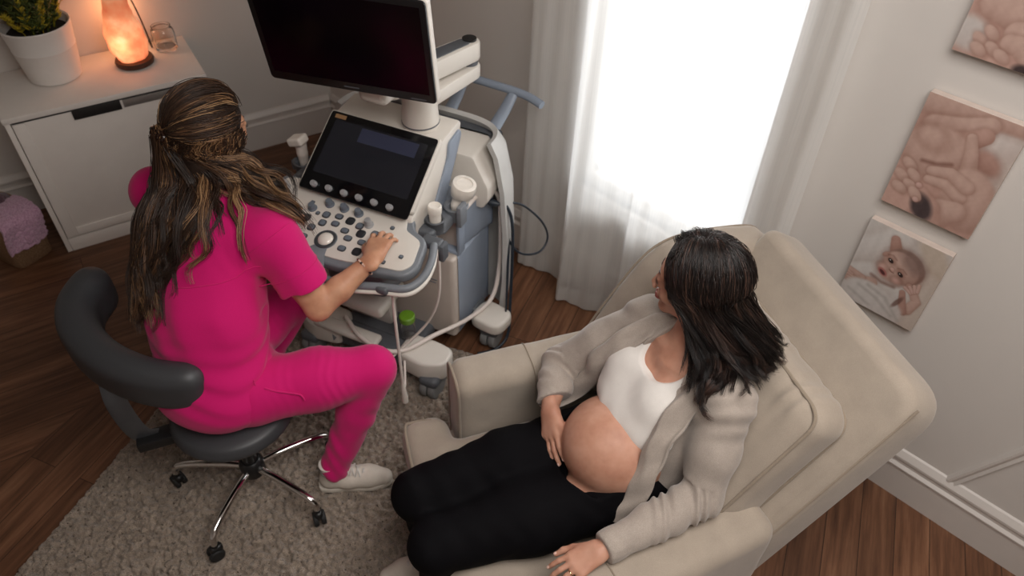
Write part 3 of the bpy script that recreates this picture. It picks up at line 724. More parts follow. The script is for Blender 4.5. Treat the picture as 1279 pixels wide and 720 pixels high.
s_.fn(lambda x, y, z, d: d + .006 * vnoise(x, y, z, 60) + .003 * vnoise(x, y, z, 150))
tag(soft_obj('towel', s_, terry('plum_terry', rgb(64, 44, 52), rgb(122, 92, 104)), loc=bk(0, .05, .25)), 'crumpled dark plum towel deeper in the brown basket', 'towel')
# ---------------------------------------------------------------- ultrasound machine (local frame: x operator's right, y away from the operator)
MO = np.array([-.5, 2.07, 0.]); MX = np.array([.921, -.388, 0.]); MY = np.array([.388, .921, 0.])
MX /= np.linalg.norm(MX); MY /= np.linalg.norm(MY)
MM = Matrix(((MX[0], MY[0], 0, MO[0]), (MX[1], MY[1], 0, MO[1]), (0, 0, 1, 0), (0, 0, 0, 1)))
def mp(x, y, z): return MO + MX * x + MY * y + np.array([0, 0, z])
def mps(pts): return np.array([mp(*p) for p in pts])
M_IVORY = plain('ivory_device_shell', rgb(219, 212, 203), .38, nscale=12, var=.015)
M_WARM = plain('warm_grey_device_panel', rgb(196, 184, 174), .45, nscale=12, var=.02)
M_BLUE = plain('blue_grey_device_shell', rgb(140, 150, 165), .42, nscale=12, var=.02)
M_DGREY = plain('charcoal_device_plastic', rgb(88, 91, 96), .5, nscale=40, var=.05)
M_MGREY = plain('mid_grey_device_plastic', rgb(120, 124, 130), .45, nscale=40, var=.04)
M_BLACK = plain('black_device_plastic', rgb(20, 20, 22), .35, nscale=40, var=.1)
M_KEYG = plain('grey_key_cap', rgb(104, 112, 122), .45, nscale=200, var=.08); M_KEYD = plain('dark_key_cap', rgb(44, 46, 50), .4)
M_RING = plain('key_surround', rgb(64, 66, 70), .45)
M_KNOB = plain('silver_knob', rgb(178, 178, 180), .3, .35)
M_BALL = plain('trackball', rgb(232, 224, 214), .2, coat=.3)
M_RUB = plain('rubber_black', rgb(26, 26, 27), .7)
M_TYRE = plain('grey_caster_tyre', rgb(124, 124, 124), .6)
M_CABW = plain('white_probe_cable', rgb(222, 210, 202), .45); M_CABB = plain('dark_blue_black_cable', rgb(38, 46, 56), .45)
us = thing('ultrasound_machine', 'white and blue-grey ultrasound machine with monitor, touch screen and key panel', 'ultrasound machine', mp(-.06, .2, 0))

AZ0 = np.array([0, 0, 1.])
# --- wheeled base
CXM = -.06
ch = MB().add(*box((CXM, -.005, .135), (.56, .085, .09), .02, 3, MM)).add(*box((CXM, .2, .13), (.36, .40, .06), .02, 3, MM)).add(*box((CXM, .36, .14), (.62, .10, .06), .02, 3, MM))
base = obj('chassis', ch, M_DGREY, us)
fc_out = rpoly([(.075, -.065), (.20, -.085), (.285, -.045), (.285, .045), (.20, .06), (.075, .055)], .035)
for s in (1, -1):
    pts = [(CXM + s * (x - CXM), y) for x, y in fc_out]
    obj('foot_cover', prism(pts if s > 0 else pts[::-1], .105, .205, .014, 3, MM), M_IVORY, us)
    obj('joint_cap', lathe([(0, 0), (.036, 0), (.038, .006), (.03, .012), (0, .012)], 28, MM @ frame((CXM + s * .19, -.058, .15), (1, 0, 0), (0, 0, 1))), M_MGREY, base)
    ro = rpoly([(.235, .255), (.385, .235), (.41, .36), (.26, .39)], .05)
    pts = [(CXM + s * (x - CXM), y) for x, y in ro]
    obj('foot_cover', prism(pts if s > 0 else pts[::-1], .125, .185, .014, 3, MM), M_IVORY, us)
def caster(x, y):
    c = MM @ Matrix.Translation((x, y, 0)); h = obj('caster', MB().add(*box((0, 0, .105), (.085, .10, .05), .02, 3, c)).add(*box((0, .01, .075), (.03, .06, .05), .008, 2, c)), M_DGREY, us)
    for sx in (-.018, .018):
        obj('wheel', lathe([(0, -.017), (.03, -.017), (.054, -.015), (.058, -.008), (.058, .008), (.054, .015), (.03, .017), (0, .017)], 32, c @ frame((sx, 0, .0585), (0, 1, 0), (0, 0, 1))), M_TYRE, h)
for x, y in ((.225, -.045), (.325, .31), (-.345, -.045), (-.445, .31)): caster(x, y)

# --- lower body
lb = rpoly([(CXM - .283, .19), (.223, .19), (.236, .47), (CXM - .296, .47)], .02, 4)
obj('lower_body', prism(lb, .115, .553, .018, 3, MM), M_BLUE, us)
fpn = obj('front_panel', prism(rpoly([(CXM - .285, .166), (.222, .166), (.226, .215), (CXM - .289, .215)], .018, 4), .125, .56, .014, 3, MM), M_WARM, us)
obj('foot_rest', MB().add(*box((-.16, -.05, .205), (.30, .06, .03), .012, 3, MM)), M_IVORY, us)
obj('slot', MB().add(*box((.02, .167, .47), (.045, .006, .014), .002, M=MM)), M_BLACK, fpn)
obj('badge', MB().add(*box((.12, .1655, .43), (.06, .004, .004), .001, M=MM)).add(*box((.125, .1655, .415), (.04, .004, .004), .001, M=MM)), M_MGREY, fpn)
obj('shelf', MB().add(*box((-.14, .055, .355), (.30, .20, .05), .02, 3, MM)).add(*box((-.15, .12, .25), (.22, .06, .2), .012, 2, MM)), M_IVORY, us)
# upper body: blue-grey housing with a recessed warm panel, sloping side
ub = MB().add(*prism(rpoly([(CXM - .29, .25), (.215, .25), (.262, .46), (CXM - .32, .46)], .02, 4), .55, .765, .022, 3, MM))
ub.add(*box((.225, .232, .635), (.016, .05, .16), .008, 2, MM)); ub.add(*box((.03, .232, .562), (.40, .05, .02), .008, 2, MM))
obj('upper_body', ub, M_BLUE, us)
obj('recess_panel', MB().add(*box((.05, .246, .632), (.32, .02, .12), .006, 2, MM)), M_WARM, us)
# white rear box with a chamfered right flank
wb_ = [(CXM - .30, .70), (.262, .70), (.285, .74), (.285, .80), (.222, .925), (CXM - .26, .925)]
obj('rear_box', prism(rpoly(wb_, .012, 3), -.52, -.345, .01, 2, MM @ frame((0, 0, 0), (1, 0, 0), (0, 0, 1))), M_IVORY, us)
# rear shroud, posts and push handle
sh = []
for z, x, y in ((.10, .30, .50), (.30, .315, .535), (.55, .312, .57), (.75, .296, .59), (.90, .268, .57), (.955, .24, .54)): sh.append((z, x, y))
def shroud(U, V):
    zz = np.interp(V, np.linspace(0, 1, 6), [q[0] for q in sh]); xx = np.interp(V, np.linspace(0, 1, 6), [q[1] for q in sh]); yy = np.interp(V, np.linspace(0, 1, 6), [q[2] for q in sh])
    th = (U - .5) * math.pi; X = CXM + (xx + .012 - CXM) * np.sign(np.sin(th)) * np.abs(np.sin(th)) ** .5; Y = .40 + (yy - .40) * np.abs(np.cos(th)) ** .55
    return MO + MX * X[..., None] + MY * Y[..., None] + np.array([0, 0, 1.]) * zz[..., None]
obj('rear_shroud', slab(shroud, 60, 26, .02), plain('pale_grey_device_shell', rgb(196, 194, 191), .4, nscale=12, var=.02), us, angle=50)
obj('rear_well', prism(rpoly([(CXM - .25, .49), (.235, .49), (.25, .565), (CXM - .265, .565)], .02, 3), .86, .925, .01, 2, MM), M_DGREY, us)
hd = obj('push_handle', tube(smooth_path(mps([(-.47, .60, .96), (-.44, .69, .985), (-.30, .725, 1.0), (-.06, .735, 1.005), (.16, .732, 1.0), (.27, .722, .995), (.345, .70, .985)]), 8), .0165, 14), M_BLUE, us)
for x0, x1 in ((.178, .215), (-.02, -.005)):
    pts = smooth_path(mps([(x0, .535, .88), (x0 + (x1 - x0) * .3, .60, .90), (x0 + (x1 - x0) * .7, .68, .95), (x1, .732, 1.0)]), 5)
    obj('handle_post', tube(pts, np.linspace(.032, .021, len(pts)), 14, flat=.55), M_BLUE, us)

# --- touch-screen housing
def tsp(x, t, h=0.):
    """point on the sloping screen face: t from the lower edge up, h above it"""
    n = np.array([-.562, .827]); return mp(x, -.03 + .827 * t + n[0] * h, .88 + .562 * t + n[1] * h)
TSM = Matrix.Identity(4); _o = tsp(0, 0); _x = MX; _y = (tsp(0, 1) - tsp(0, 0)); _z = tsp(0, 0, 1) - tsp(0, 0)
for i in range(3): TSM[i][0], TSM[i][1], TSM[i][2], TSM[i][3] = _x[i], _y[i], _z[i], _o[i]
XL, XR = -.281, .165
prof = [(-.012, .862), (.185, 1.0), (.222, 1.045), (.36, 1.058), (.373, 1.04), (.348, .985), (.225, .80), (.17, .73), (.02, .74), (-.005, .81)]
obj('screen_housing', prism(rpoly([(y, z) for y, z in prof], .01, 3), XL + .012, XR + .002, .008, 2, MM @ Matrix(((0, 0, 1, 0), (1, 0, 0, 0), (0, 1, 0, 0), (0, 0, 0, 1)))), M_IVORY, us)
obj('housing_side', prism(rpoly([(.12, .80), (.25, .965), (.262, 1.02), (.345, 1.033), (.355, 1.01), (.332, .97), (.215, .80), (.17, .75), (.12, .75)], .015, 4), XR, XR + .012, .005, 2, MM @ Matrix(((0, 0, 1, 0), (1, 0, 0, 0), (0, 1, 0, 0), (0, 0, 0, 1)))), M_BLUE, us)
tsb = obj('touch_screen', prism(rpoly([(XL, .028), (XR + .004, .028), (XR, .31), (XL + .004, .31)], .012, 4), -.022, .004, .004, 2, TSM), M_IVORY, us)
M_GLOSS = plain('black_glass', rgb(9, 11, 15), .12, var=.05, spec=.5)
def panel_glass():
    t = NT('dim_touch_display'); g = t.n('ShaderNodeNewGeometry'); v = t.coord(); f = t.noise(v, 9, 2)
    t.l(t.ramp(f, [(.3, rgb(14, 14, 17)), (.7, rgb(22, 22, 26))]), t.b.inputs['Base Color']); t.set(Roughness=.18, Emission_Color=rgb(60, 62, 72), Emission_Strength=.10); return t.m
obj('bezel', prism(rpoly([(XL + .006, .0), (XR - .002, .0), (XR - .006, .304), (XL + .010, .304)], .012, 4), .002, .0075, .002, 2, TSM), M_GLOSS, tsb)
obj('display', prism(rpoly([(XL + .035, .068), (XR - .03, .068), (XR - .034, .275), (XL + .039, .275)], .004, 2), .0070, .0082, 0, M=TSM), panel_glass(), tsb)
t_ = NT('lit_window_on_display'); t_.set(Base_Color=rgb(40, 42, 56), Roughness=.2, Emission_Color=rgb(80, 84, 110), Emission_Strength=.12)
obj('lit_window', prism([(-.13, .215), (.10, .215), (.10, .268), (-.13, .268)], .0080, .0086, 0, M=TSM), t_.m, tsb)
t_ = NT('amber_tab_on_display'); t_.set(Base_Color=rgb(110, 84, 60), Roughness=.3, Emission_Color=rgb(140, 104, 70), Emission_Strength=.3)
obj('amber_tab', prism([(XL + .03, .28), (XL + .075, .28), (XL + .075, .295), (XL + .03, .295)], .0070, .0084, 0, M=TSM), t_.m, tsb)
for x in (-.218, -.156, -.094, -.034, .027, .088):
    kb = obj('knob', lathe([(0, 0), (.0125, 0), (.0125, .004), (.0105, .016), (.0095, .018), (0, .0185)], 20, TSM @ Matrix.Translation((x, .0235, .006))), M_KNOB, tsb)

# --- key panel: a tilted plate with a charcoal surround
PO = mp(0, -.12, .835); pa = math.atan(.22)
PM_ = Matrix.Identity(4); _y = MY * math.cos(pa) + np.array([0, 0, math.sin(pa)]); _z = np.cross(MX, _y)
for i in range(3): PM_[i][0], PM_[i][1], PM_[i][2], PM_[i][3] = MX[i], _y[i], _z[i], PO[i]
def py(y): return (y + .12) / math.cos(pa)                                 # machine y -> plate y
plate = [(-.362, py(.016)), (-.30, py(.03)), (.14, py(.02)), (.165, py(-.045)), (.236, py(-.07)), (.256, py(-.165)), (.232, py(-.20)), (.17, py(-.207)), (.03, py(-.232)), (-.03, py(-.236)), (-.115, py(-.236)), (-.25, py(-.222)), (-.345, py(-.19)), (-.362, py(-.07))]
sur = [(-.385, py(.035)), (.155, py(.035)), (.185, py(-.03)), (.25, py(-.052)), (.276, py(-.168)), (.248, py(-.214)), (.175, py(-.226)), (.02, py(-.258)), (-.12, py(-.262)), (-.27, py(-.243)), (-.362, py(-.208)), (-.382, py(-.06))]
cp = obj('control_panel', prism(rpoly(sur, .03, 5), -.045, -.004, .01, 3, PM_), M_MGREY, us)
obj('key_plate', prism(rpoly(plate, [.02, .01, .01, .014, .02, .02, .02, .02, .03, .02, .02, .04, .04, .02], 5), -.006, .002, .0025, 2, PM_), M_IVORY, cp)
ring = [(-.072 + .038 * math.cos(a), py(-.178) + .036 * math.sin(a)) for a in np.linspace(-2.0, math.pi + 2.0 - 2 * math.pi + 2 * math.pi * 0, 2)]
bx, by = -.072, py(-.178)
lip = [(bx + .041 * math.cos(a), by + .041 * math.sin(a)) for a in np.linspace(-.9, math.pi + .9, 28)] + [(bx - .055, by - .066), (bx - .06, by - .10), (bx + .055, by - .10), (bx + .035, by - .066)]
obj('palm_scoop', prism(lip, -.004, .0032, .002, 2, PM_), M_MGREY, cp)
tb = obj('trackball_ring', lathe([(.027, .003), (.028, .007), (.036, .007), (.039, .003)], 40, PM_ @ Matrix.Translation((bx, by, 0))), M_RING, cp)
obj('trackball', lathe([(.028 * math.cos(a), .002 + .016 * math.sin(a)) for a in np.linspace(0, math.pi / 2, 9)], 36, PM_ @ Matrix.Translation((bx, by, 0))), M_BALL, tb)
keys = [(-.258, -.096, 0), (-.189, -.12, 2), (-.128, -.086, 1), (-.081, -.077, 0), (-.034, -.08, 2), (-.161, -.09, 3), (-.122, -.121, 1), (-.077, -.109, 0), (-.148, -.151, 1), (-.153, -.193, 0), (-.03, -.123, 0), (-.003, -.147, 0), (0., -.191, 0), (.055, -.185, 2), (.029, -.115, 2), (.008, -.088, 1), (.051, -.146, 0), (-.313, -.09, 0), (-.242, -.14, 0), (.075, -.10, 1), (-.30, -.135, 1), (-.225, -.185, 0), (.11, -.14, 2), (.10, -.175, 1), (.118, -.055, 3), (.16, -.19, 3), (-.205, -.055, 3), (.135, -.11, 0), (.205, -.15, 3)]
for x, y, kind in keys:
    c = PM_ @ Matrix.Translation((x, py(y), .002))
    w_ = (.0155, .0145, .0165, .008)[kind]; d_ = w_ * (.78 if kind == 0 else 1)
    pl_ = rpoly([(-w_, -d_), (w_, -d_), (w_, d_), (-w_, d_)], w_ * .85, 4)
    s = obj('key', prism(pl_, -.001, .0025, .0012, 2, c), M_RING if kind != 2 else M_KEYD, cp)
    obj('key_cap', prism([(px * .74, q * .74) for px, q in pl_], .002, .0055, .0015, 2, c), M_KEYD if kind == 2 else M_KEYG, s)
for x, y, tall in ((-.335, -.028, 1), (-.323, -.056, 0), (-.19, -.078, 2), (-.141, -.042, 2), (-.081, -.042, 2), (-.022, -.043, 2), (.036, -.072, 1)):
    c = PM_ @ Matrix.Translation((x, py(y), .002)); h_ = (.012, .03, .024)[tall]
    obj('dial', lathe([(0, 0), (.0165, 0), (.0165, .004), (.0125, .006), (.0125, h_ * .7), (.0105, h_), (0, h_ + .001)], 24, c), M_KEYG if tall == 2 else (M_KNOB if tall else M_KEYD), cp)
# grab rail under the front edge
rail = [(.262, -.03, .812), (.288, -.10, .80), (.292, -.17, .785), (.262, -.226, .775), (.18, -.25, .77), (.06, -.283, .762), (-.06, -.29, .76), (-.2, -.28, .762), (-.30, -.255, .77), (-.38, -.226, .775), (-.41, -.17, .785), (-.406, -.10, .80), (-.38, -.03, .812)]
obj('grab_rail', tube(smooth_path(mps(rail), 6), .0135, 14), M_MGREY, us)
obj('rail_trim', tube(smooth_path(mps([(x * 1.02 + .002, y * 1.02 - .002, z - .017) for x, y, z in rail]), 6), .009, 10), M_IVORY, us)
for x, y in ((.19, -.25), (-.31, -.255)): obj('rail_clip', MB().add(*box((x, y, .765), (.045, .036, .03), .01, 3, MM)), M_DGREY, us)
obj('panel_column', prism(rpoly([(CXM - .13, -.08), (CXM + .13, -.08), (CXM + .15, .2), (CXM - .15, .2)], .04, 5), .50, .80, .02, 3, MM), M_MGREY, us)

# --- probe holders beside the panel
def holder(x, y, z, s, mat=M_DGREY):
    c = MM @ Matrix.Translation((x, y, z))
    return MB().add(*lathe([(.020 * s, -.05), (.027 * s, -.05), (.031 * s, .0), (.034 * s, .004), (.031 * s, .008), (.026 * s, .005), (.021 * s, -.045)], 28, c)).add(*box((-.03 * s, 0, -.02), (.03, .03, .045), .006, 2, c))
obj('probe_holder', holder(.205, .085, .815, 1.0).add(*box((.165, .05, .775), (.11, .05, .05), .014, 3, MM)), M_DGREY, us)
obj('probe_holder', holder(.225, .205, .80, 1.35, M_MGREY).add(*box((.20, .16, .76), (.06, .12, .05), .014, 3, MM)).add(*box((.265, .17, .80), (.02, .05, .09), .006, 2, MM)), M_MGREY, us)
obj('probe_holder', holder(-.428, .19, .80, 1.2).add(*box((-.385, .11, .785), (.06, .18, .04), .012, 3, MM)), M_DGREY, us)
obj('cable_hook', MB().add(*box((.245, -.012, .80), (.075, .045, .035), .01, 3, MM)).add(*box((.285, -.01, .775), (.022, .04, .07), .006, 2, MM)), M_DGREY, us)

# --- monitor on its folding arm
MA = math.radians(9.3); dx = MX * math.cos(MA) + MY * math.sin(MA); dn = -MY * math.cos(MA) + MX * math.sin(MA)    # screen's right, screen's facing
tilt = math.radians(9); upm = np.array([0, 0, 1.]) * math.cos(tilt) + dn * math.sin(tilt); fn_ = dn * math.cos(tilt) - np.array([0, 0, 1.]) * math.sin(tilt)
mc = (mp(-.316, -.003, 1.28) + mp(.234, .087, 1.28)) / 2
SM = Matrix.Identity(4)
for i in range(3): SM[i][0], SM[i][1], SM[i][2], SM[i][3] = dx[i], upm[i], -np.cross(upm, dx)[i], mc[i]
_zz = np.array([SM[i][2] for i in range(3)]); sg = 1 if _zz @ fn_ > 0 else -1
for i in range(3): SM[i][2] = fn_[i]
WM2, HM2 = .281, .352
mon = obj('monitor', prism(rpoly([(-WM2, 0), (WM2, 0), (WM2, HM2), (-WM2, HM2)], .016, 5), -.036, -.004, .006, 3, SM), M_IVORY, us)
obj('bezel', prism(rpoly([(-WM2 + .003, .002), (WM2 - .003, .002), (WM2 - .003, HM2 - .002), (-WM2 + .003, HM2 - .002)], .016, 5), -.008, .003, .003, 2, SM), M_BLACK, mon)
def dark_screen():
    t = NT('switched_off_display'); v = t.coord(); f = t.noise(v, 5, 2)
    t.l(t.ramp(f, [(.3, rgb(3, 3, 4)), (.75, rgb(14, 4, 14))]), t.b.inputs['Base Color']); t.set(Roughness=.22, Specular_IOR_Level=.25); return t.m
obj('screen', prism([(-WM2 + .022, .034), (WM2 - .022, .034), (WM2 - .022, HM2 - .022), (-WM2 + .022, HM2 - .022)], .0025, .0036, 0, M=SM), dark_screen(), mon)
obj('emblem', MB().add(*box((.0, .016, .003), (.05, .005, .0008), 0, M=SM)), M_DGREY, mon)
obj('button_bar', MB().add(*box((WM2 - .06, .012, .003), (.05, .004, .0008), 0, M=SM)), M_DGREY, mon)
obj('back_shell', prism(rpoly([(-.2, .04), (.2, .04), (.2, .31), (-.2, .31)], .04, 5), -.062, -.03, .014, 3, SM), M_IVORY, mon)
am = obj('monitor_arm', MB().add(*lathe([(.066, 1.050), (.066, 1.072), (.063, 1.105), (.06, 1.175), (.05, 1.182), (.0, 1.183)], 36, MM @ Matrix.Translation((.05, .287, 0)))), M_IVORY, us)
obj('pivot_seam', lathe([(.0675, 1.063), (.0675, 1.067), (.063, 1.069)], 36, MM @ Matrix.Translation((.05, .287, 0))), M_DGREY, am)
def bar2(p, q, w0, w1, z0, z1, r=.01):
    """flat arm link between two pivots with rounded ends"""
    p = np.array(p, float); q = np.array(q, float); d = q - p; a = math.atan2(d[1], d[0]); out = []
    for t in np.linspace(a + math.pi / 2, a + 3 * math.pi / 2, 12): out.append((p[0] + w0 * math.cos(t), p[1] + w0 * math.sin(t)))
    for t in np.linspace(a - math.pi / 2, a + math.pi / 2, 12): out.append((q[0] + w1 * math.cos(t), q[1] + w1 * math.sin(t)))
    return prism(out, z0, z1, r, 2, MM)
E1 = (.115, .545)
obj('lower_link', bar2((.05, .287), E1, .052, .038, 1.125, 1.178, .008), M_IVORY, am)
ul = obj('upper_link', bar2(E1, (-.01, .20), .038, .05, 1.195, 1.268, .01), M_IVORY, am)
obj('elbow_pin', lathe([(0, 1.16), (.03, 1.16), (.03, 1.2), (0, 1.2)], 24, MM @ Matrix.Translation((E1[0], E1[1], 0))), M_DGREY, am)
obj('link_inlay', bar2((.105, .515), (.0, .23), .024, .034, 1.266, 1.2715, .002), M_DGREY, ul)
obj('link_pad', lathe([(0, 1.267), (.026, 1.267), (.026, 1.275), (0, 1.276)], 24, MM @ Matrix.Translation((E1[0], E1[1], 0))), M_BLACK, ul)
obj('screen_mount', MB().add(*box((-.02, .165, 1.30), (.11, .13, .20), .025, 3, MM)).add(*box((-.035, .10, 1.40), (.10, .06, .12), .012, 3, MM)), M_IVORY, am)

# --- probes resting in the holders; every probe is one thing with its cable
def cable(pts, r, n=8): return tube(smooth_path(mps(pts), n), r, 10)
pr = thing('ultrasound_probe', 'white ribbed probe with thin pale cable in the nearer holder right of the key panel', 'probe', mp(.205, .085, .78))
c = MM @ Matrix.Translation((.205, .085, .79))
obj('head', lathe([(0, -.03), (.018, -.03), (.019, .02), (.0215, .022), (.0215, .058), (.024, .06), (.0255, .075), (.0245, .088), (.021, .092), (.017, .090), (0, .088)], 32, c), M_BALL, pr)
obj('cable', cable([(.205, .085, .775), (.208, .08, .73), (.225, .06, .62), (.225, .05, .5), (.205, .04, .40), (.16, .03, .30), (.10, -.02, .215), (.07, -.09, .19)], .0052), M_CABW, pr)
pr = thing('ultrasound_probe', 'large white wide-headed probe with thick cable in the rear holder beside the touch screen', 'probe', mp(.225, .215, .78))
s_ = Soft(.0035); c3 = mp(.235, .23, .83)
s_.chain([(mp(.225, .21, .75), .022), (mp(.228, .215, .80), .026), (c3, .032)], .01)
s_.chain([(c3 + AZ0 * .0, .030), (c3 + AZ0 * .012, .040)], .01)
soft_obj('handle', s_, M_BALL, pr)
obj('head', lathe([(0, .0), (.036, .0), (.044, .012), (.046, .045), (.043, .056), (.030, .0585), (.029, .055), (0, .054)], 36, MM @ Matrix.Translation((.235, .23, .838)) @ Matrix.Rotation(.25, 4, 'Y')), M_BALL, pr)
obj('cable', cable([(.225, .21, .748), (.228, .26, .7465), (.235, .36, .7465), (.26, .425, .74), (.287, .44, .70), (.297, .44, .60), (.30, .43, .35), (.295, .36, .215), (.25, .22, .20), (.18, .06, .225), (.11, -.05, .215), (.03, -.09, .22), (-.08, -.08, .24), (-.18, -.02, .25)], .0095), M_CABW, pr)
pr = thing('ultrasound_probe', 'white angular probe standing in the holder left of the touch screen', 'probe', mp(-.428, .19, .78))
s_ = Soft(.003); hc = mp(-.43, .195, .78)
s_.chain([(hc, .017), (hc + np.array([0, 0, .06]), .02), (hc + np.array([0, 0, .10]), .023)], .008)
hm = Matrix.Rotation(0, 3, 'Z'); s_.rbox(hc + np.array([0, 0, .118]) - MX * .006 - MY * .005, (.033, .028, .016), .008, np.array([MX * .94 + np.array([0, 0, .33]), MY, np.cross(MX * .94 + np.array([0, 0, .33]), MY)]).T, .012)
soft_obj('head', s_, M_BALL, pr)
obj('cable', cable([(-.43, .195, .775), (-.435, .19, .70), (-.47, .22, .5), (-.45, .25, .32), (-.38, .2, .25)], .005), M_CABW, pr)
pr = thing('ultrasound_probe', 'slim pale pencil probe hanging on its cable straight down below the panel corner', 'probe', mp(.20, -.215, .3))
obj('cable', cable([(.20, -.215, .745), (.203, -.222, .60), (.205, -.225, .40), (.206, -.226, .235)], .0058), M_CABW, pr)
obj('head', tube(mps([(.206, -.226, .25), (.207, -.226, .22), (.209, -.226, .175), (.209, -.226, .145), (.209, -.226, .138)]), [.0062, .009, .0125, .012, .006], 14), M_BALL, pr)
obj('tail', cable([(.209, -.224, .16), (.19, -.20, .155), (.165, -.15, .175), (.13, -.09, .20)], .005), M_CABW, pr)
pc = thing('power_cable', 'dark cable looping from the machine side down to the floor beside the curtain', 'cable', mp(.36, .44, 0))
obj('plug', tube(mps([(.262, .40, .70), (.285, .40, .70), (.305, .405, .697)]), [.013, .014, .008], 12), M_CABB, pc)
obj('lead', cable([(.30, .405, .698), (.33, .42, .685), (.352, .43, .60), (.362, .42, .42), (.372, .39, .2), (.385, .345, .05), (.36, .28, .0075), (.30, .22, .0075)], .0065), M_CABB, pc)
pc = thing('loose_cable', 'thin dark cable crossing the machine side in a loose loop towards the curtain', 'cable', mp(.34, .45, .4))
obj('lead', cable([(.30, .44, .635), (.32, .43, .62), (.345, .43, .50), (.385, .47, .42), (.43, .55, .385), (.445, .60, .43), (.42, .585, .52), (.36, .53, .62), (.325, .48, .66)], .0045), M_CABB, pc)
obj('branch', cable([(.34, .43, .52), (.352, .40, .40), (.368, .36, .25), (.375, .335, .1)], .005), M_CABB, pc)
# clear container with a green top on the foot of the machine
gb = thing('container', 'small clear container with a bright green top under the key panel', 'container', mp(.06, .05, .21))
c = MM @ Matrix.Translation((.075, .04, .2005))
obj('shell', lathe([(0, 0), (.028, 0), (.03, .004), (.03, .08), (.026, .09), (.024, .085), (.027, .078), (.027, .006), (0, .005)], 28, c), M_CLR, gb)
obj('top', lathe([(0, .086), (.03, .086), (.032, .09), (.032, .112), (.028, .116), (0, .117)], 28, c), plain('bright_green_plastic', rgb(110, 156, 40), .4), gb)
# ---------------------------------------------------------------- shaggy rug (its pile is pressed down under wheels and shoes)
RA = math.radians(72); RU = np.array([math.cos(RA), math.sin(RA)]); RV = np.array([RU[1], -RU[0]])
RV0 = float(np.array([-1.52, 1.45]) @ RV); RU1 = 2.0
press = [(-1.205 + .02, 1.473, .03), (-.975, 1.205, .03), (-.655, 1.35, .03), (-.89, 1.74, .03), (-.66, 1.62, .03)]
def rug():
    nu, nv, st = 400, 420, .0052
    u = RU1 - st * np.arange(nu); v = RV0 + st * np.arange(nv); U, V = np.meshgrid(u, v, indexing='ij')
    r = np.random.default_rng(11); cs = .0185
    iu, iv = np.floor(U / cs).astype(int), np.floor(V / cs).astype(int); o = 300
    G = r.random((700, 700, 4)); F1 = np.full(U.shape, 9.); H = np.zeros(U.shape)
    for a in (-1, 0, 1):
        for b in (-1, 0, 1):
            g = G[(iu + a + o) % 700, (iv + b + o) % 700]
            du = U - (iu + a + g[..., 0]) * cs; dv = V - (iv + b + g[..., 1]) * cs
            d = np.hypot(du * (1 + .5 * (g[..., 3] - .5)), dv) ; m = d < F1
            F1 = np.where(m, d, F1); H = np.where(m, g[..., 2], H)
    z = .004 + (.012 + .012 * H) * np.clip(1 - (F1 / .0122) ** 2, 0, 1) ** .6 * (H > .13)
    z += .004 * (vnoise(U, V, U * 0, 9)) + .0025 * vnoise(U, V, V, 70) + .0014 * r.normal(size=U.shape)
    X = U * RU[0] + V * RV[0]; Y = U * RU[1] + V * RV[1]
    for px, py_, pr_ in press:
        k = np.clip((np.hypot(X - px, Y - py_) - pr_) / .03, 0, 1); z = .006 + (z - .006) * (k * .9 + .1)
    ed = np.minimum.reduce([RU1 - U, V - RV0, V[:, ::-1] - RV0, U - U.min()]); z *= np.clip(ed / .02, 0, 1) ** .5
    z = np.maximum(z, .002)
    X = X + .0045 * vnoise(U, V, z, 120) ; Y = Y + .0045 * vnoise(V, U, z, 120)
    P = np.stack([X, Y, z], -1).reshape(-1, 3); I = np.arange(nu * nv).reshape(nu, nv)
    Fq = np.stack([I[:-1, :-1], I[1:, :-1], I[1:, 1:], I[:-1, 1:]], -1).reshape(-1, 4)
    return P, Fq
def rug_mat():
    t = NT('shaggy_beige_wool'); v = t.coord(); f = t.noise(v, 420, 3, .7); m = t.noise(v, 34, 3)
    c = t.ramp(f, [(.3, rgb(84, 70, 58)), (.46, rgb(150, 134, 119)), (.75, rgb(206, 191, 175))]); c = t.mix(1., c, t.ramp(m, [(.3, (.84, .84, .84, 1)), (.7, (1.05, 1.05, 1.05, 1))]), 'MULTIPLY')
    fl_ = t.noise(v, 95, 2); c = t.mix(t.ramp(fl_, [(.30, (1, 1, 1, 1)), (.37, (0, 0, 0, 1))]), c, rgb(70, 56, 46))
    vo = t.n('ShaderNodeTexVoronoi', Scale=54.); t.l(v, vo.inputs['Vector']); sp = t.n('ShaderNodeSeparateColor'); t.l(vo.outputs['Color'], sp.inputs[0]); c = t.mix(1., c, t.ramp(sp.outputs[0], [(0, (.74, .73, .72, 1)), (1, (1.12, 1.12, 1.12, 1))]), 'MULTIPLY')
    t.l(c, t.b.inputs['Base Color']); t.set(Roughness=.95, Specular_IOR_Level=.1, Sheen_Weight=.3); t.bump(f, .8, .004); return t.m
rg = soft_obj('rug', rug(), rug_mat()); tag(rg, 'beige shaggy rug under the stool and the front of the armchair', 'rug')

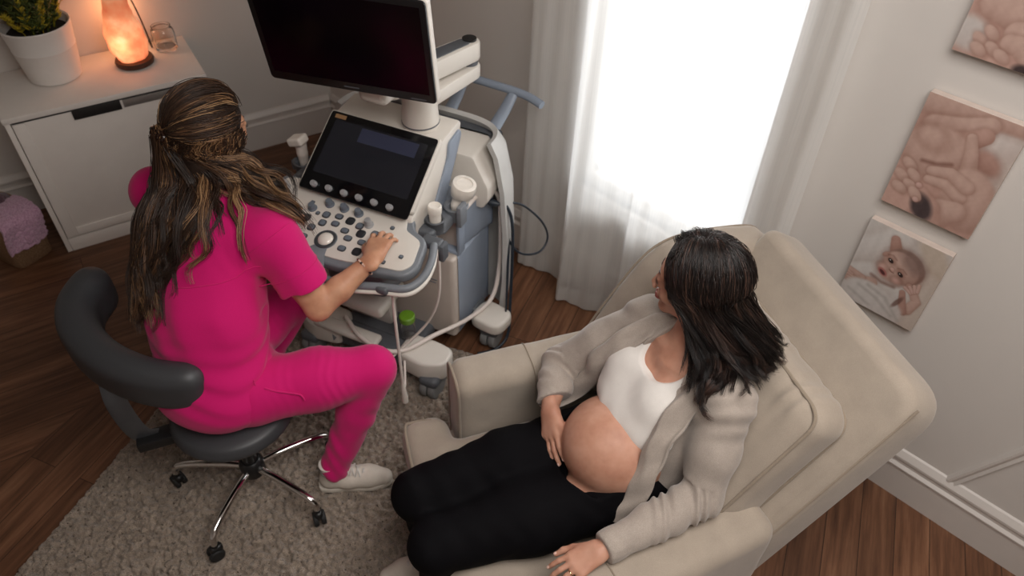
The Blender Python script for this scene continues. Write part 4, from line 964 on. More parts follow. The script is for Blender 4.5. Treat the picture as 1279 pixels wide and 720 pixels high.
# ---------------------------------------------------------------- rolling stool
SX, SY, SZ = -.905, 1.475, .014
def st(x, y, z): return np.array([SX + x, SY + y, SZ + z])
stool = thing('rolling_stool', 'dark grey rolling stool with chrome five-star base and curved torso rest', 'stool', st(0, 0, 0))
M_CHROME = plain('polished_chrome', rgb(212, 210, 208), .08, 1.0, var=.01)
M_VINYL = plain('charcoal_vinyl', rgb(58, 59, 62), .46, nscale=260, var=.05, bump=.08); M_BLK = plain('black_moulded_plastic', rgb(22, 22, 23), .42, nscale=60, var=.1)
obj('column', MB().add(*lathe([(.0, .09), (.024, .09), (.026, .13), (.026, .27), (.03, .275), (.034, .36), (.034, .40), (0, .40)], 28, Matrix.Translation(st(0, 0, 0)))), M_BLK, stool)
obj('hub', lathe([(0, .085), (.03, .085), (.042, .10), (.043, .15), (.036, .165), (.03, .17), (0, .17)], 28, Matrix.Translation(st(0, 0, 0))), M_BLK, stool)
for ang in (182, -103, -28, 32, 88):
    a = math.radians(ang); d = np.array([math.cos(a), math.sin(a), 0]); R_ = .285
    pts = smooth_path([st(0, 0, .13) + d * .03, st(0, 0, .138) + d * .10, st(0, 0, .137) + d * .19, st(0, 0, .128) + d * (R_ - .035), st(0, 0, .108) + d * (R_ - .006), st(0, 0, .07) + d * R_], 6)
    lg = obj('leg', tube(pts, np.linspace(.0135, .0115, len(pts)), 14), M_CHROME, stool)
    cM = Matrix.Translation(st(0, 0, 0) + d * R_) @ Matrix.Rotation(a + .9, 4, 'Z')
    cst = obj('caster', MB().add(*box((0, 0, .05), (.03, .045, .036), .012, 3, cM)).add(*lathe([(0, .045), (.012, .045), (.012, .078), (0, .078)], 16, cM)), M_BLK, lg)
    cst.parent = stool
    for s in (-.013, .013):
        obj('wheel', lathe([(0, -.009), (.014, -.009), (.024, -.008), (.0265, -.004), (.0265, .004), (.024, .008), (.014, .009), (0, .009)], 24, cM @ frame((s, -.006, .0265), (0, 1, 0), (0, 0, 1))), M_RUB, cst)
s_ = Soft(.006)
s_.ell(st(-.005, .02, .425), (.198, .198, .05), k=.02); s_.ell(st(-.005, .02, .45), (.185, .185, .03), k=.03)
soft_obj('seat', s_, M_VINYL, stool)
obj('seat_pan', lathe([(0, .37), (.10, .37), (.16, .385), (.17, .40), (0, .40)], 32, Matrix.Translation(st(.01, .02, 0))), M_BLK, stool)
pad = smooth_path([(-1.372, 1.745, .725), (-1.378, 1.65, .722), (-1.332, 1.555, .715), (-1.24, 1.472, .705), (-1.132, 1.42, .698), (-1.03, 1.398, .692), (-.945, 1.40, .69)], 5)
s_ = Soft(.006); rr = np.linspace(.068, .054, len(pad))
for i in range(len(pad) - 1):
    for dz in (-.032, 0, .032): s_.cone(pad[i] + [0, 0, dz], pad[i + 1] + [0, 0, dz], rr[i] * .86, rr[i + 1] * .86, .012)
soft_obj('torso_rest', s_, M_VINYL, stool)
brk = smooth_path([(-1.215, 1.425, .66), (-1.205, 1.395, .60), (-1.185, 1.378, .52), (-1.165, 1.378, .455), (-1.13, 1.395, .43)], 5)
obj('rest_bracket', tube(brk, .034, 12, flat=.14, upv=(.25, -.97, 0)), plain('grey_steel_strip', rgb(96, 98, 102), .35, .7), stool)
dv = np.array([SX + .01 + 1.15, SY + .02 - 1.385, 0]); dv /= np.linalg.norm(dv)
obj('sliding_arm', MB().add(*box((.11, 0, 0), (.26, .06, .04), .006, 2, frame((-1.165, 1.372, .425), dv, (-dv[1], dv[0], 0)))), M_BLK, stool)
obj('height_lever', tube(smooth_path([st(.03, .03, .375), st(.10, .09, .37), st(.19, .12, .365), st(.23, .13, .362)], 4), .006, 8), M_BLK, stool)
obj('pad_bolt', lathe([(0, -.004), (.018, -.004), (.018, .006), (0, .006)], 20, frame((-1.30, 1.475, .70), (.75, -.66, 0), (0, 0, 1))), M_BLK, stool)

# ---------------------------------------------------------------- armchair (local: x sitter's left, y forward)
AO = np.array([.251, 1.262, 0.]); AX = np.array([.327, -.945, 0.]); AY = np.array([-.945, -.327, 0.])
AX /= np.linalg.norm(AX); AY /= np.linalg.norm(AY); AZ = np.array([0, 0, 1.])
AM = Matrix(((AX[0], AY[0], 0, AO[0]), (AX[1], AY[1], 0, AO[1]), (0, 0, 1, 0), (0, 0, 0, 1)))
def ac(x, y, z): return AO + AX * x + AY * y + AZ * z
def acs(P): P = np.array(P, float); return AO + P[:, :1] * AX + P[:, 1:2] * AY + P[:, 2:] * AZ
A3 = np.array([AX, AY, AZ]).T
M_LINEN = cloth('oatmeal_linen_upholstery', rgb(169, 156, 142), .10, 620, mott=14, bump=.25); M_PIPE = cloth('oatmeal_linen_piping', rgb(150, 136, 120), .12, 620)
arm_ = thing('armchair', 'large oatmeal linen armchair with loose back cushion, the woman in black leggings sitting in it', 'armchair', ac(0, 0, 0))
rec = np.array([-.504, .864]); RR = AY * rec[0] + AZ * rec[1]; RN = AY * rec[1] - AZ * rec[0]        # up along the reclined back, and its facing
B3 = np.array([AX, RN, RR]).T
def piping(name, pts, par, r=.005, closed=True, n=5): return obj(name, tube(smooth_path(pts, n, closed), r, 8, closed), M_PIPE, par)
s_ = Soft(.008); s_.rbox(ac(0, 0, .20), (.43, .40, .105), .04, A3); bs = soft_obj('base', s_, M_LINEN, arm_)
def arm_piece(cx, cy, ang, half):
    """padded arm, slightly toed out; u across, v along"""
    c, s = math.cos(ang), math.sin(ang); ax = AX * c - AY * s; ay = AX * s + AY * c; o = ac(cx, cy, .38)
    q = lambda u, v, z: o + ax * u + ay * v + AZ * (z - .38)
    s_ = Soft(.007); s_.rbox(o, (.078, half, .262), .05, np.array([ax, ay, AZ]).T)
    s_.fn(lambda x, y, z, d: d + .0015 * vnoise(x, y, z, 24)); am_ = soft_obj('arm', s_, M_LINEN, arm_)
    obj('arm_piping', tube([q(u, half - .007, z) for u, z in rpoly([(-.071, .14), (.071, .14), (.071, .633), (-.071, .633)], .05, 8)], .005, 8, True), M_PIPE, am_)
    piping('arm_seam', [q(u, half * .35, z) for u, z in ((-.0785, .50), (-.077, .60), (-.062, .63), (-.04, .6415), (0, .6425), (.04, .6415), (.062, .63), (.077, .60), (.0785, .50))], am_, .0025, False)
arm_piece(-.39, -.075, 0., .40)
arm_piece(.365, -.035, math.radians(9), .36)
s_ = Soft(.008); s_.rbox(ac(0, .06, .355), (.30, .40, .092), .06, A3, .02); s_.rbox(ac(0, .425, .352), (.415, .082, .088), .06, A3, .04)
s_.fn(lambda x, y, z, d: d + .003 * vnoise(x, y, z, 12)); sc_ = soft_obj('seat_cushion', s_, M_LINEN, arm_)
piping('cushion_piping', acs([(-.38, .40, .43), (-.392, .46, .425), (-.35, .494, .425), (0, .50, .427), (.35, .494, .425), (.392, .46, .425), (.38, .40, .43)]), sc_, .005, False)
# reclined back
cB = ac(.0, -.446, .70) - RN * .075
bM = Matrix(((AX[0], RR[0], RN[0], cB[0]), (AX[1], RR[1], RN[1], cB[1]), (AX[2], RR[2], RN[2], cB[2]), (0, 0, 0, 1)))
bk_ = obj('backrest', prism(rpoly([(-.34, -.42), (.372, -.42), (.372, .43), (-.34, .43)], [.02, .02, .10, .05], 8), -.075, .075, .035, 5, bM), M_LINEN, arm_, angle=180)
edge = [cB + AX * .366 + RR * z + RN * .058 for z in (-.38, -.2, 0, .2, .34, .40)]
piping('back_seam', edge, bk_, .0035, False, 2)
wg = [(-.10, .50), (-.13, .62), (-.165, .71), (-.235, .84), (-.30, .945), (-.36, 1.0), (-.44, 1.022), (-.56, 1.02), (-.68, 1.0), (-.735, .95), (-.70, .80), (-.55, .45), (-.40, .40), (-.2, .42)]
wM = AM @ Matrix(((0, 0, 1, 0), (1, 0, 0, 0), (0, 1, 0, 0), (0, 0, 0, 1)))
wng = obj('wing', prism(rpoly(wg, .02, 3), -.435, -.305, .035, 5, wM), M_LINEN, arm_, angle=180)
piping('wing_piping', acs([(-.4235, y + .004, z - .0105) for y, z in wg[1:10]]), wng, .004, False)
# loose back cushion
cC = ac(0, -.372, .70)
s_ = Soft(.006); s_.rbox(cC, (.305, .092, .305), .07, B3, .02); s_.ell(cC + RN * .015, (.26, .105, .27), B3, .05)
def wrinkle(x, y, z, d):
    p = np.stack([x, y, z], -1) - cC; u = p @ AX; w = p @ RR; n_ = p @ RN
    return d + .004 * np.exp(-((w - .26) / .05) ** 2) * np.sin(u * 95 + 2 * np.sin(u * 31)) + .003 * vnoise(x, y, z, 14)
s_.fn(wrinkle); bc = soft_obj('back_cushion', s_, M_LINEN, arm_)
lp_ = rpoly([(-.292, -.29), (.292, -.29), (.292, .29), (-.292, .29)], .06, 9)
obj('cushion_piping', tube([cC + AX * x + RR * z + RN * .066 for x, z in lp_], .0055, 8, True), M_PIPE, bc)
obj('cushion_piping', tube([cC + AX * x * 1.01 + RR * z * 1.01 - RN * .058 for x, z in lp_], .0055, 8, True), M_PIPE, bc)
for x, y, zb in ((-.36, .34, .012), (.36, .34, .012), (-.36, -.34, 0.), (.36, -.34, 0.)):
    obj('leg', lathe([(0, zb), (.016, zb), (.018, zb + .004), (.028, .11), (0, .11)], 20, AM @ Matrix.Translation((x, y, 0))), M_DKW, arm_)
# ---------------------------------------------------------------- people: shared anatomy
def skin(name, a, b, c):
    t = NT(name); v = t.coord(); f = t.noise(v, 16, 3); g = t.noise(v, 420, 2)
    t.l(t.ramp(f, [(.28, a), (.5, b), (.75, c)]), t.b.inputs['Base Color'])
    t.set(Roughness=.5, Specular_IOR_Level=.35, Subsurface_Weight=.12, Subsurface_Radius=(.012, .004, .002), Subsurface_Scale=.5); t.bump(g, .08, .0006); return t.m
def unit(v): v = np.array(v, float); return v / np.linalg.norm(v)
def basis(f, u):
    """columns: right, forward, up"""
    f = unit(f); u = np.array(u, float); u = unit(u - f * (u @ f)); return np.stack([np.cross(f, u), f, u], 1)
def build_head(S, c, B, sc=1.):
    P = lambda r, f, u: c + B @ (np.array([r, f, u]) * sc)
    e = lambda p, r, k=.012, op='add': S.ell(P(*p), np.array(r) * sc, B, k, op)
    e((0, -.018, .028), (.072, .093, .084)); e((0, .022, -.02), (.061, .066, .085), .03)
    for s in (-1, 1):
        S.cone(P(s * .043, .0, -.058), P(s * .010, .068, -.097), .019 * sc, .015 * sc, .025)
        e((s * .036, .062, -.028), (.026, .022, .022), .02); e((s * .027, .072, .030), (.024, .014, .011), .025)
        e((s * .032, .094, .008), (.017, .012, .010), .008, 'sub'); e((s * .032, .0795, .008), (.0138, .0122, .0125), .004); e((s * .032, .0815, .0185), (.0150, .0125, .0075), .003); e((s * .032, .0805, -.0025), (.0140, .0125, .0052), .003)
        e((s * .075, -.008, -.008), (.008, .018, .031), .004); e((s * .0115, .103, -.030), (.0068, .0075, .006), .006)
    e((0, .075, -.098), (.017, .015, .014), .015)
    S.cone(P(0, .084, .020), P(0, .107, -.022), .0058 * sc, .0076 * sc, .010)
    e((0, .087, -.056), (.022, .012, .0065), .006); e((0, .0865, -.067), (.019, .0125, .0075), .005)
    S.cone(P(-.02, .101, -.0615), P(.02, .101, -.0615), .0015 * sc, k=.004, op='sub')
    return P
def face_parts(P, B, par, lip, brow):
    for s in (-1, 1):
        v = lathe([(.0118 * math.cos(a), .0118 * math.sin(a)) for a in np.linspace(-math.pi / 2, math.pi / 2, 11)], 20, frame(P(s * .032, .0802, .008), B[:, 0], B[:, 2]))
        ey = obj('eye', v, M_EYE, par)
        obj('iris', lathe([(0, .0108), (.0052, .0105), (.0056, .0112), (0, .0122)], 20, frame(P(s * .032, .0802, .008), B[:, 0], -B[:, 2])), M_IRIS, ey)
        obj('eyebrow', tube(smooth_path([P(s * .012, .0895, .029), P(s * .03, .0855, .035), P(s * .048, .0745, .031)], 4), [.0028, .003, .0034, .0036, .0036, .0032, .0028, .0018, .001], 8, flat=.5), brow, par)
        lm = MB()
        for q in np.linspace(-1, 1, 17):
            b = P(s * .032 + .0125 * q, .0915 - .005 * q * q, .0122 - .003 * q * q); d = B @ np.array([s * .25 + q * .35, 1, .25]); lm.add(*tube([b, b + d * .003 + B[:, 2] * .0006, b + d * .0055 + B[:, 2] * .002], [.0006, .0005, .0002], 4))
        obj('eyelash', lm, brow, par)
    m = MB().add(*tube(smooth_path([P(-.021, .0895, -.0605), P(-.010, .0975, -.0575), P(0, .0982, -.0585), P(.010, .0975, -.0575), P(.021, .0895, -.0605)], 4), np.interp(np.linspace(0, 1, 17), [0, .3, .5, .7, 1], [.001, .0038, .0036, .0038, .001]), 10))
    m.add(*tube(smooth_path([P(-.020, .089, -.0645), P(-.009, .0968, -.0668), P(0, .0975, -.0675), P(.009, .0968, -.0668), P(.020, .089, -.0645)], 4), np.interp(np.linspace(0, 1, 17), [0, .3, .5, .7, 1], [.001, .0045, .005, .0045, .001]), 10))
    obj('lips', m, lip, par)
M_EYE = plain('eye_white', rgb(232, 228, 224), .2); M_IRIS = plain('brown_iris', rgb(58, 36, 24), .2)
def build_hand(S, w, F, N, T, flex=(.25, .35, .25), sc=1., spread=.10, thumb=(.75, .15), fl=None):
    """hand from the wrist w: F towards the fingers, N out of the back of the hand, T towards the thumb. Returns fingertip frames"""
    F = unit(F); N = unit(np.array(N) - F * (np.array(N) @ F)); T0 = np.cross(F, N); T = T0 if T0 @ np.array(T) > 0 else -T0; tips = []
    p = lambda f, t, n=0.: w + (F * f + T * t + N * n) * sc
    S.cone(p(-.03, 0), p(.01, 0), .024 * sc, .024 * sc, .01, flat=(N, .74)); 
    for t0, t1, r in ((.020, .030, .0135), (.007, .010, .014), (-.006, -.010, .0135), (-.017, -.028, .0125)): S.cone(p(.008, t0 * .8), p(.078 - abs(t1 - .006) * .28, t1), .0150 * sc, r * sc * .92, .014, flat=(N, .92))
    S.cone(p(.005, .018, -.004), p(.045, .034, -.008), .016 * sc, .012 * sc, .012)
    for i, (t, L, r, b) in enumerate(((.0295, .070, .0086, .076), (.0098, .077, .0088, .081), (-.0098, .071, .0084, .078), (-.0285, .056, .0075, .068))):
        sp = (1.5 - i) * spread; d0 = F * math.cos(sp) + T * math.sin(sp); pos = p(b, t, .001); a = 0.
        fx = flex if fl is None else fl[i]
        for j, (q, rr) in enumerate(((.46, 1.), (.30, .92), (.24, .84))):
            a += fx[j]; d = d0 * math.cos(a) - N * math.sin(a); nx = pos + d * L * q * sc
            S.cone(pos, nx, r * rr * sc * 1.02, r * (rr - .07) * sc, .003 if j else .006); pos = nx
        tips.append((pos, d, N * math.cos(a) + d0 * math.sin(a), r * .77 * sc))
    a0, dn = thumb; d = F * math.cos(a0) + T * math.sin(a0) - N * dn; pos = p(.028, .030, -.005)
    for L, r0, r1, tw in ((.034, .0125, .0105, 0), (.030, .0105, .0095, -.22), (.024, .0095, .0072, -.22)):
        a0 += tw; d = unit(F * math.cos(a0) + T * math.sin(a0) - N * dn); nx = pos + d * L * sc; S.cone(pos, nx, r0 * sc, r1 * sc, .006); pos = nx
    tips.append((pos, d, unit(N * .8 + T * .3), .0072 * sc))
    return tips
def nails(tips, par, mat):
    m = MB()
    for pos, d, n, r in tips:
        B = frame(pos + n * (r * .80), d, np.cross(n, d)); m.add(*xf_ell(B, r * .85, r * .62, r * .28))
    return obj('fingernails', m, mat, par)
def xf_ell(M, a, b, c):
    v, f = lathe([(math.cos(t), math.sin(t)) for t in np.linspace(-math.pi / 2, math.pi / 2, 9)], 14)
    return xf(M, v * np.array([a, b, c])), f
def hair_mat(name, rough=.42):
    t = NT(name); a = t.n('ShaderNodeVertexColor', layer_name='strand'); t.l(a.outputs[0], t.b.inputs['Base Color'])
    t.set(Roughness=rough, Specular_IOR_Level=.55, Anisotropic=.3); return t.m
def resample(P, N):
    d = np.concatenate([[0], np.cumsum(np.linalg.norm(np.diff(P, axis=0), axis=1))]); t = np.linspace(0, d[-1], N)
    return np.stack([np.interp(t, d, P[:, i]) for i in range(3)], 1)
def strands(name, paths, cols, mat, par, r0=.001, r1=.0004, seg=3):
    """many tapered strands as one mesh; every strand carries its own tone"""
    P = np.stack(paths); M, N = P.shape[:2]; T = np.gradient(P, axis=1); T /= np.linalg.norm(T, axis=2, keepdims=True) + 1e-12
    u = np.cross(T, np.array([.31, .62, .72])); u /= np.linalg.norm(u, axis=2, keepdims=True) + 1e-9; w = np.cross(T, u)
    R = np.interp(np.arange(N), [0, N * .6, N - 1], [r0, r0, r1])[None, :, None, None]; a = np.arange(seg) / seg * 2 * math.pi
    V = P[:, :, None, :] + R * (np.cos(a)[None, None, :, None] * u[:, :, None, :] + np.sin(a)[None, None, :, None] * w[:, :, None, :])
    I = np.arange(M * N * seg).reshape(M, N, seg); J = np.roll(I, -1, 2)
    F = np.stack([I[:, :-1], J[:, :-1], J[:, 1:], I[:, 1:]], -1).reshape(-1, 4)
    o = soft_obj(name, (V.reshape(-1, 3), F), mat, par); C = np.ones((M, N * seg, 4)); C[:, :, :3] = np.array([c[:3] for c in cols])[:, None, :]
    ca_ = o.data.color_attributes.new('strand', 'FLOAT_COLOR', 'POINT'); ca_.data.foreach_set('color', C.astype(np.float32).ravel()); return o
def lock(P, n, w0, w1, rnd, N=26, tones=None, wts=None, cut_=.0):
    """n strands round the guide P, spread w0 at the root and w1 at the tip"""
    B = resample(P, N); s = np.linspace(0, 1, N)[:, None]; out = []; cols = []; base = int(rnd.choice(len(tones), p=wts))
    T = np.gradient(B, axis=0); T /= np.linalg.norm(T, axis=1)[:, None] + 1e-9
    for _ in range(n):
        o = rnd.normal(0, 1, 3); q = rnd.normal(0, 1, 3); W = w0 + (w1 - w0) * s
        S_ = B + (o * (1 - .5 * s) + q * .5 * s) * W; S_ = S_ + .0022 * s * np.sin(s * rnd.uniform(9, 16) + rnd.uniform(0, 6)) * q
        if cut_: S_ = resample(S_[:max(6, int(N * (1 - cut_ * rnd.random() ** 2)))], N)
        out.append(S_); k = min(len(tones) - 1, max(0, base + int(rnd.integers(-1, 2)))); cols.append(tones[k])
    return out, cols
from mathutils.bvhtree import BVHTree
def shell(objs):
    """surface tree of finished garments, for laying hair on top of them"""
    V = []; F = []; n = 0
    for o in objs:
        m = o.data; v = np.empty(len(m.vertices) * 3, np.float32); m.vertices.foreach_get('co', v); v = v.reshape(-1, 3) + root_loc(o)
        V += v.tolist(); F += [tuple(i + n for i in p.vertices) for p in m.polygons]; n += len(v)
    return BVHTree.FromPolygons(V, F)
def lay(P, tree, mg):
    out = P.copy()
    for i, p in enumerate(P):
        q = tree.find_nearest(Vector(p))
        if q[0] is None: continue
        s = (Vector(p) - q[0]).dot(q[1])
        if s < mg: out[i] = np.array(q[0] + q[1] * mg)
    for _ in range(2): out[1:-1] = .5 * out[1:-1] + .25 * (out[:-2] + out[2:])
    return out
def seam(name, pts, tree, mat, par, r=.0016, closed=False, n=6, lift=.0006):
    """stitched seam lying on the surface of a garment"""
    P = smooth_path(pts, n, closed); Q = []
    for p in P:
        q = tree.find_nearest(Vector(p)); Q.append(np.array(q[0] + q[1] * lift))
    return obj(name, tube(np.array(Q), r, 6, closed), mat, par)
def lay_tips(paths, tree, frac, mg=.0025):
    """lifts the loose ends of all strands out of the clothes they lie on"""
    for p in paths:
        n = int(len(p) * frac); p[n:] = lay(p[n:], tree, mg)
def slerp(a, b, n):
    a, b = unit(a), unit(b); w = math.acos(max(-1, min(1, a @ b))); t = np.linspace(0, 1, n)[:, None]
    return a + (b - a) * t if w < 1e-4 else (np.sin((1 - t) * w) * a + np.sin(t * w) * b) / math.sin(w)
def wavy(P, amp, freq, ph, rnd):
    """adds a travelling wave that grows towards the tip"""
    N = len(P); s = np.linspace(0, 1, N)[:, None]; T = np.gradient(P, axis=0); T /= np.linalg.norm(T, axis=1)[:, None] + 1e-9
    a = np.cross(T, [.3, .5, .81]); a /= np.linalg.norm(a, axis=1)[:, None] + 1e-9; b = np.cross(T, a)
    return P + amp * s ** .8 * (np.sin(freq * s * 6.28 + ph) * a + .8 * np.cos(freq * s * 6.28 + ph) * b)
SKIN1 = skin('warm_skin', rgb(182, 128, 100), rgb(198, 146, 116), rgb(210, 160, 130)); SKIN2 = skin('fair_skin', rgb(178, 126, 104), rgb(194, 144, 121), rgb(206, 158, 136))
M_LIP = plain('muted_rose_lips', rgb(168, 92, 86), .4); M_NAIL = plain('natural_nail', rgb(226, 188, 174), .25); M_BROW = plain('dark_brow_hair', rgb(38, 28, 24), .6)
# ---------------------------------------------------------------- the sonographer
A_ = np.array
head1 = A_([-.905, 1.895, 1.268]); HB1 = basis((.66, .75, -.22), (.08, .05, 1))
shR, shL = A_([-.728, 1.725, 1.015]), A_([-1.155, 1.925, 1.005]); elR = A_([-.612, 1.662, .772]); wrR = A_([-.446, 1.796, .872])
elL, wrL = A_([-1.10, 2.10, .80]), mp(-.30, -.20, .862)
pel, mid, che, nek = A_([-.935, 1.515, .585]), A_([-.945, 1.60, .78]), A_([-.94, 1.745, .955]), A_([-.935, 1.835, 1.09])
hipR, kneR, ankR = A_([-.80, 1.475, .575]), A_([-.452, 1.602, .552]), A_([-.618, 1.490, .118])
hipL, kneL, ankL = A_([-.98, 1.60, .575]), A_([-.80, 1.93, .54]), A_([-1.05, 1.70, .115])
pe = thing('person', 'woman in bright pink scrubs seen from behind, seated on the stool at the machine keys', 'person', A_([-.9, 1.5, 0.]))
S = Soft(.0034)
S.chain([(pel, .14), (mid, .125), (che, .13)], .05, flat=((-.35, -.85, .4), .72)).cone(shL, shR, .052, k=.06)
S.chain([(che + [0, .03, .08], .085), (nek, .058), (head1 + [-.02, -.02, -.06], .052)], .04)
P1 = build_head(S, head1, HB1, 1.05)
for s_h, el, wr in ((shR, elR, wrR), (shL, elL, wrL)):
    S.chain([(s_h, .056), (s_h * .45 + el * .55, .054), (el, .041)], .02)
    m_ = el * .62 + wr * .38; S.chain([(el, .041), (m_, .0405), (wr, .025)], .015)
for h_, k_, a_ in ((hipR, kneR, ankR), (hipL, kneL, ankL)): S.chain([(h_, .085), (k_, .055)], .03).chain([(k_, .055), (k_ * .6 + a_ * .4, .048), (a_, .034), (a_ + [.05, .008, -.06], .03)], .02)
tipsR = build_hand(S, wrR, (.016, .125, .004), (-.10, -.05, 1), (-1, .2, 0), sc=1.06, spread=.13, thumb=(.62, .42), fl=((.22, .45, .30), (.18, .40, .30), (.20, .40, .30), (.25, .45, .3)))
tipsL = build_hand(S, wrL, MY * .95 + MX * .3, (0, 0, 1), (1, .2, 0), flex=(.3, .4, .3))
body1 = soft_obj('body', S, SKIN1, pe)
face_parts(P1, HB1, pe, M_LIP, M_BROW); nails(tipsR, pe, M_NAIL)
def scrub_mat():
    t = NT('hot_pink_scrub_cotton'); v = t.coord(); w = t.noise(v, 1100, 2, .7); m = t.noise(v, 9, 3)
    c = t.ramp(w, [(.3, rgb(192, 15, 98)), (.7, rgb(214, 24, 114))]); t.l(c, t.b.inputs['Base Color'])
    t.set(Roughness=.85, Specular_IOR_Level=.2, Sheen_Weight=.15); t.bump(w, .15, .001); return t.m
M_SCRUB = scrub_mat()
# top: loose tunic with short sleeves
S = Soft(.0046); bkd = A_([-.35, -.85, .4])
S.ell(pel + [0, .0, -.005], (.212, .182, .125), np.stack([unit((.8, -.6, 0)), unit((.6, .8, 0)), AZ], 1), .05)
S.chain([(pel + [0, .01, .05], .192), (mid, .178), (che, .178)], .05, flat=(bkd, .80)).cone(shL + [.02, -.005, .0], shR + [-.02, 0, 0], .076, k=.07)
S.cone(che + [0, .03, .05], nek + [0, 0, -.035], .13, .062, .05, flat=(bkd, .85))
slR = shR * .35 + elR * .65; S.chain([(shR, .078), (slR + (slR - shR) * .3, .083)], .035)
slL = shL * .42 + elL * .58; S.chain([(shL, .078), (slL + (slL - shL) * .3, .083)], .035)
for sl, s_h, el in ((slR, shR, elR), (slL, shL, elL)):
    d = unit(el - s_h); Bq = basis(d, (.2, .3, 1)); S.rbox(sl + d * .095, (.13, .09, .13), .004, Bq, .004, 'sub')
S.cone(pel + [-.1, -.06, -.115], pel + [.12, .04, -.115], .01, k=.01)
S.carve(lambda X, Y, Z: (.505 + .05 * (X + .95) * 0 - Z) + 0 * X + 0 * Y)
def folds1(x, y, z, d):
    q = np.stack([x, y, z], -1); u = q @ unit((.8, -.6, 0)); a = np.exp(-((z - .70) / .09) ** 2)
    r = .0036 * a * np.sin(z * 118 + 2.6 * np.sin(u * 17) + u * 26) * (.55 + .45 * np.sin(u * 11 + z * 9)) + .004 * vnoise(x, y, z, 15)
    dR = np.linalg.norm(q - (shR * .9 + che * .1), axis=1); r += .003 * np.exp(-(dR / .12) ** 2) * np.sin(dR * 150)
    r += .0035 * np.exp(-((z - .86) / .1) ** 2) * np.sin(u * 60 + z * 40)
    return d + r
S.fn(folds1); top1 = soft_obj('scrub_top', S, M_SCRUB, pe)
T1s = shell([top1]); da = unit(elR - shR); Ba = basis(da, AZ); ca1 = shR + da * .012 - unit(shR - shL) * .012
seam('armhole_seam', [ca1 + Ba[:, 0] * .1 * math.cos(a) + Ba[:, 2] * .1 * math.sin(a) - da * .03 * math.sin(a) for a in np.linspace(.1, 2.7, 12)], T1s, M_SCRUB, top1)
seam('sleeve_hem', [slR - da * .055 + Ba[:, 0] * .1 * math.cos(a) + Ba[:, 2] * .1 * math.sin(a) for a in np.linspace(0, 2 * math.pi, 14, endpoint=False)], T1s, M_SCRUB, top1, closed=True)
seam('yoke_seam', [shL + A_([.05, -.12, -.03]), che + A_([-.08, -.2, .03]), che + A_([.08, -.2, .02]), shR + A_([-.02, -.1, -.05])], T1s, M_SCRUB, top1)
seam('side_slit', [A_([-.72, 1.40, .70]), A_([-.735, 1.38, .62]), A_([-.76, 1.36, .55]), A_([-.77, 1.36, .52])], T1s, M_SCRUB, top1, .003)
# trousers
S = Soft(.005)
S.ell(pel + [.03, .02, -.02], (.19, .165, .105), np.stack([unit((.8, -.6, 0)), unit((.6, .8, 0)), AZ], 1), .05)
for h_, k_, a_ in ((hipR, kneR, ankR), (hipL, kneL, ankL)):
    S.chain([(h_, .108), (h_ * .45 + k_ * .55, .094), (k_, .077)], .05).chain([(k_, .077), (k_ * .6 + a_ * .4, .066), (a_ + (k_ - a_) * .01, .051)], .02)
S.rbox(pel + [.0, 0, -.19], (.21, .19, .09), .02, np.eye(3), .01, 'sub')
def folds2(x, y, z, d):
    q = np.stack([x, y, z], -1); t = (q - hipR) @ unit(kneR - hipR); k = np.exp(-((t - .17) / .09) ** 2) * (z > .5)
    a = np.clip((.5 - z) / .1, 0, 1)
    return d + .0026 * k * np.sin(t * 210 + 3 * np.sin(y * 20 + z * 25)) * (.5 + .5 * np.sin(t * 31)) + a * .0022 * np.sin(z * 48 + x * 60 + 3 * np.sin(x * 25 + y * 19)) + .0025 * vnoise(x, y, z, 20)
S.fn(folds2); tr1 = soft_obj('scrub_trousers', S, M_SCRUB, pe)
kd = unit(kneR - hipR); ku = unit(A_([0, 0, 1.]) - kd * kd[2]); ks = np.cross(kd, ku)
pk = [hipR + kd * a + ks * .1065 * math.cos(b) + ku * .1065 * math.sin(b) for a, b in ((.03, .9), (.06, .75), (.10, .62), (.13, .5), (.14, .3))]
obj('pocket_seam', tube(smooth_path(pk, 5), .003, 6), M_SCRUB, tr1)
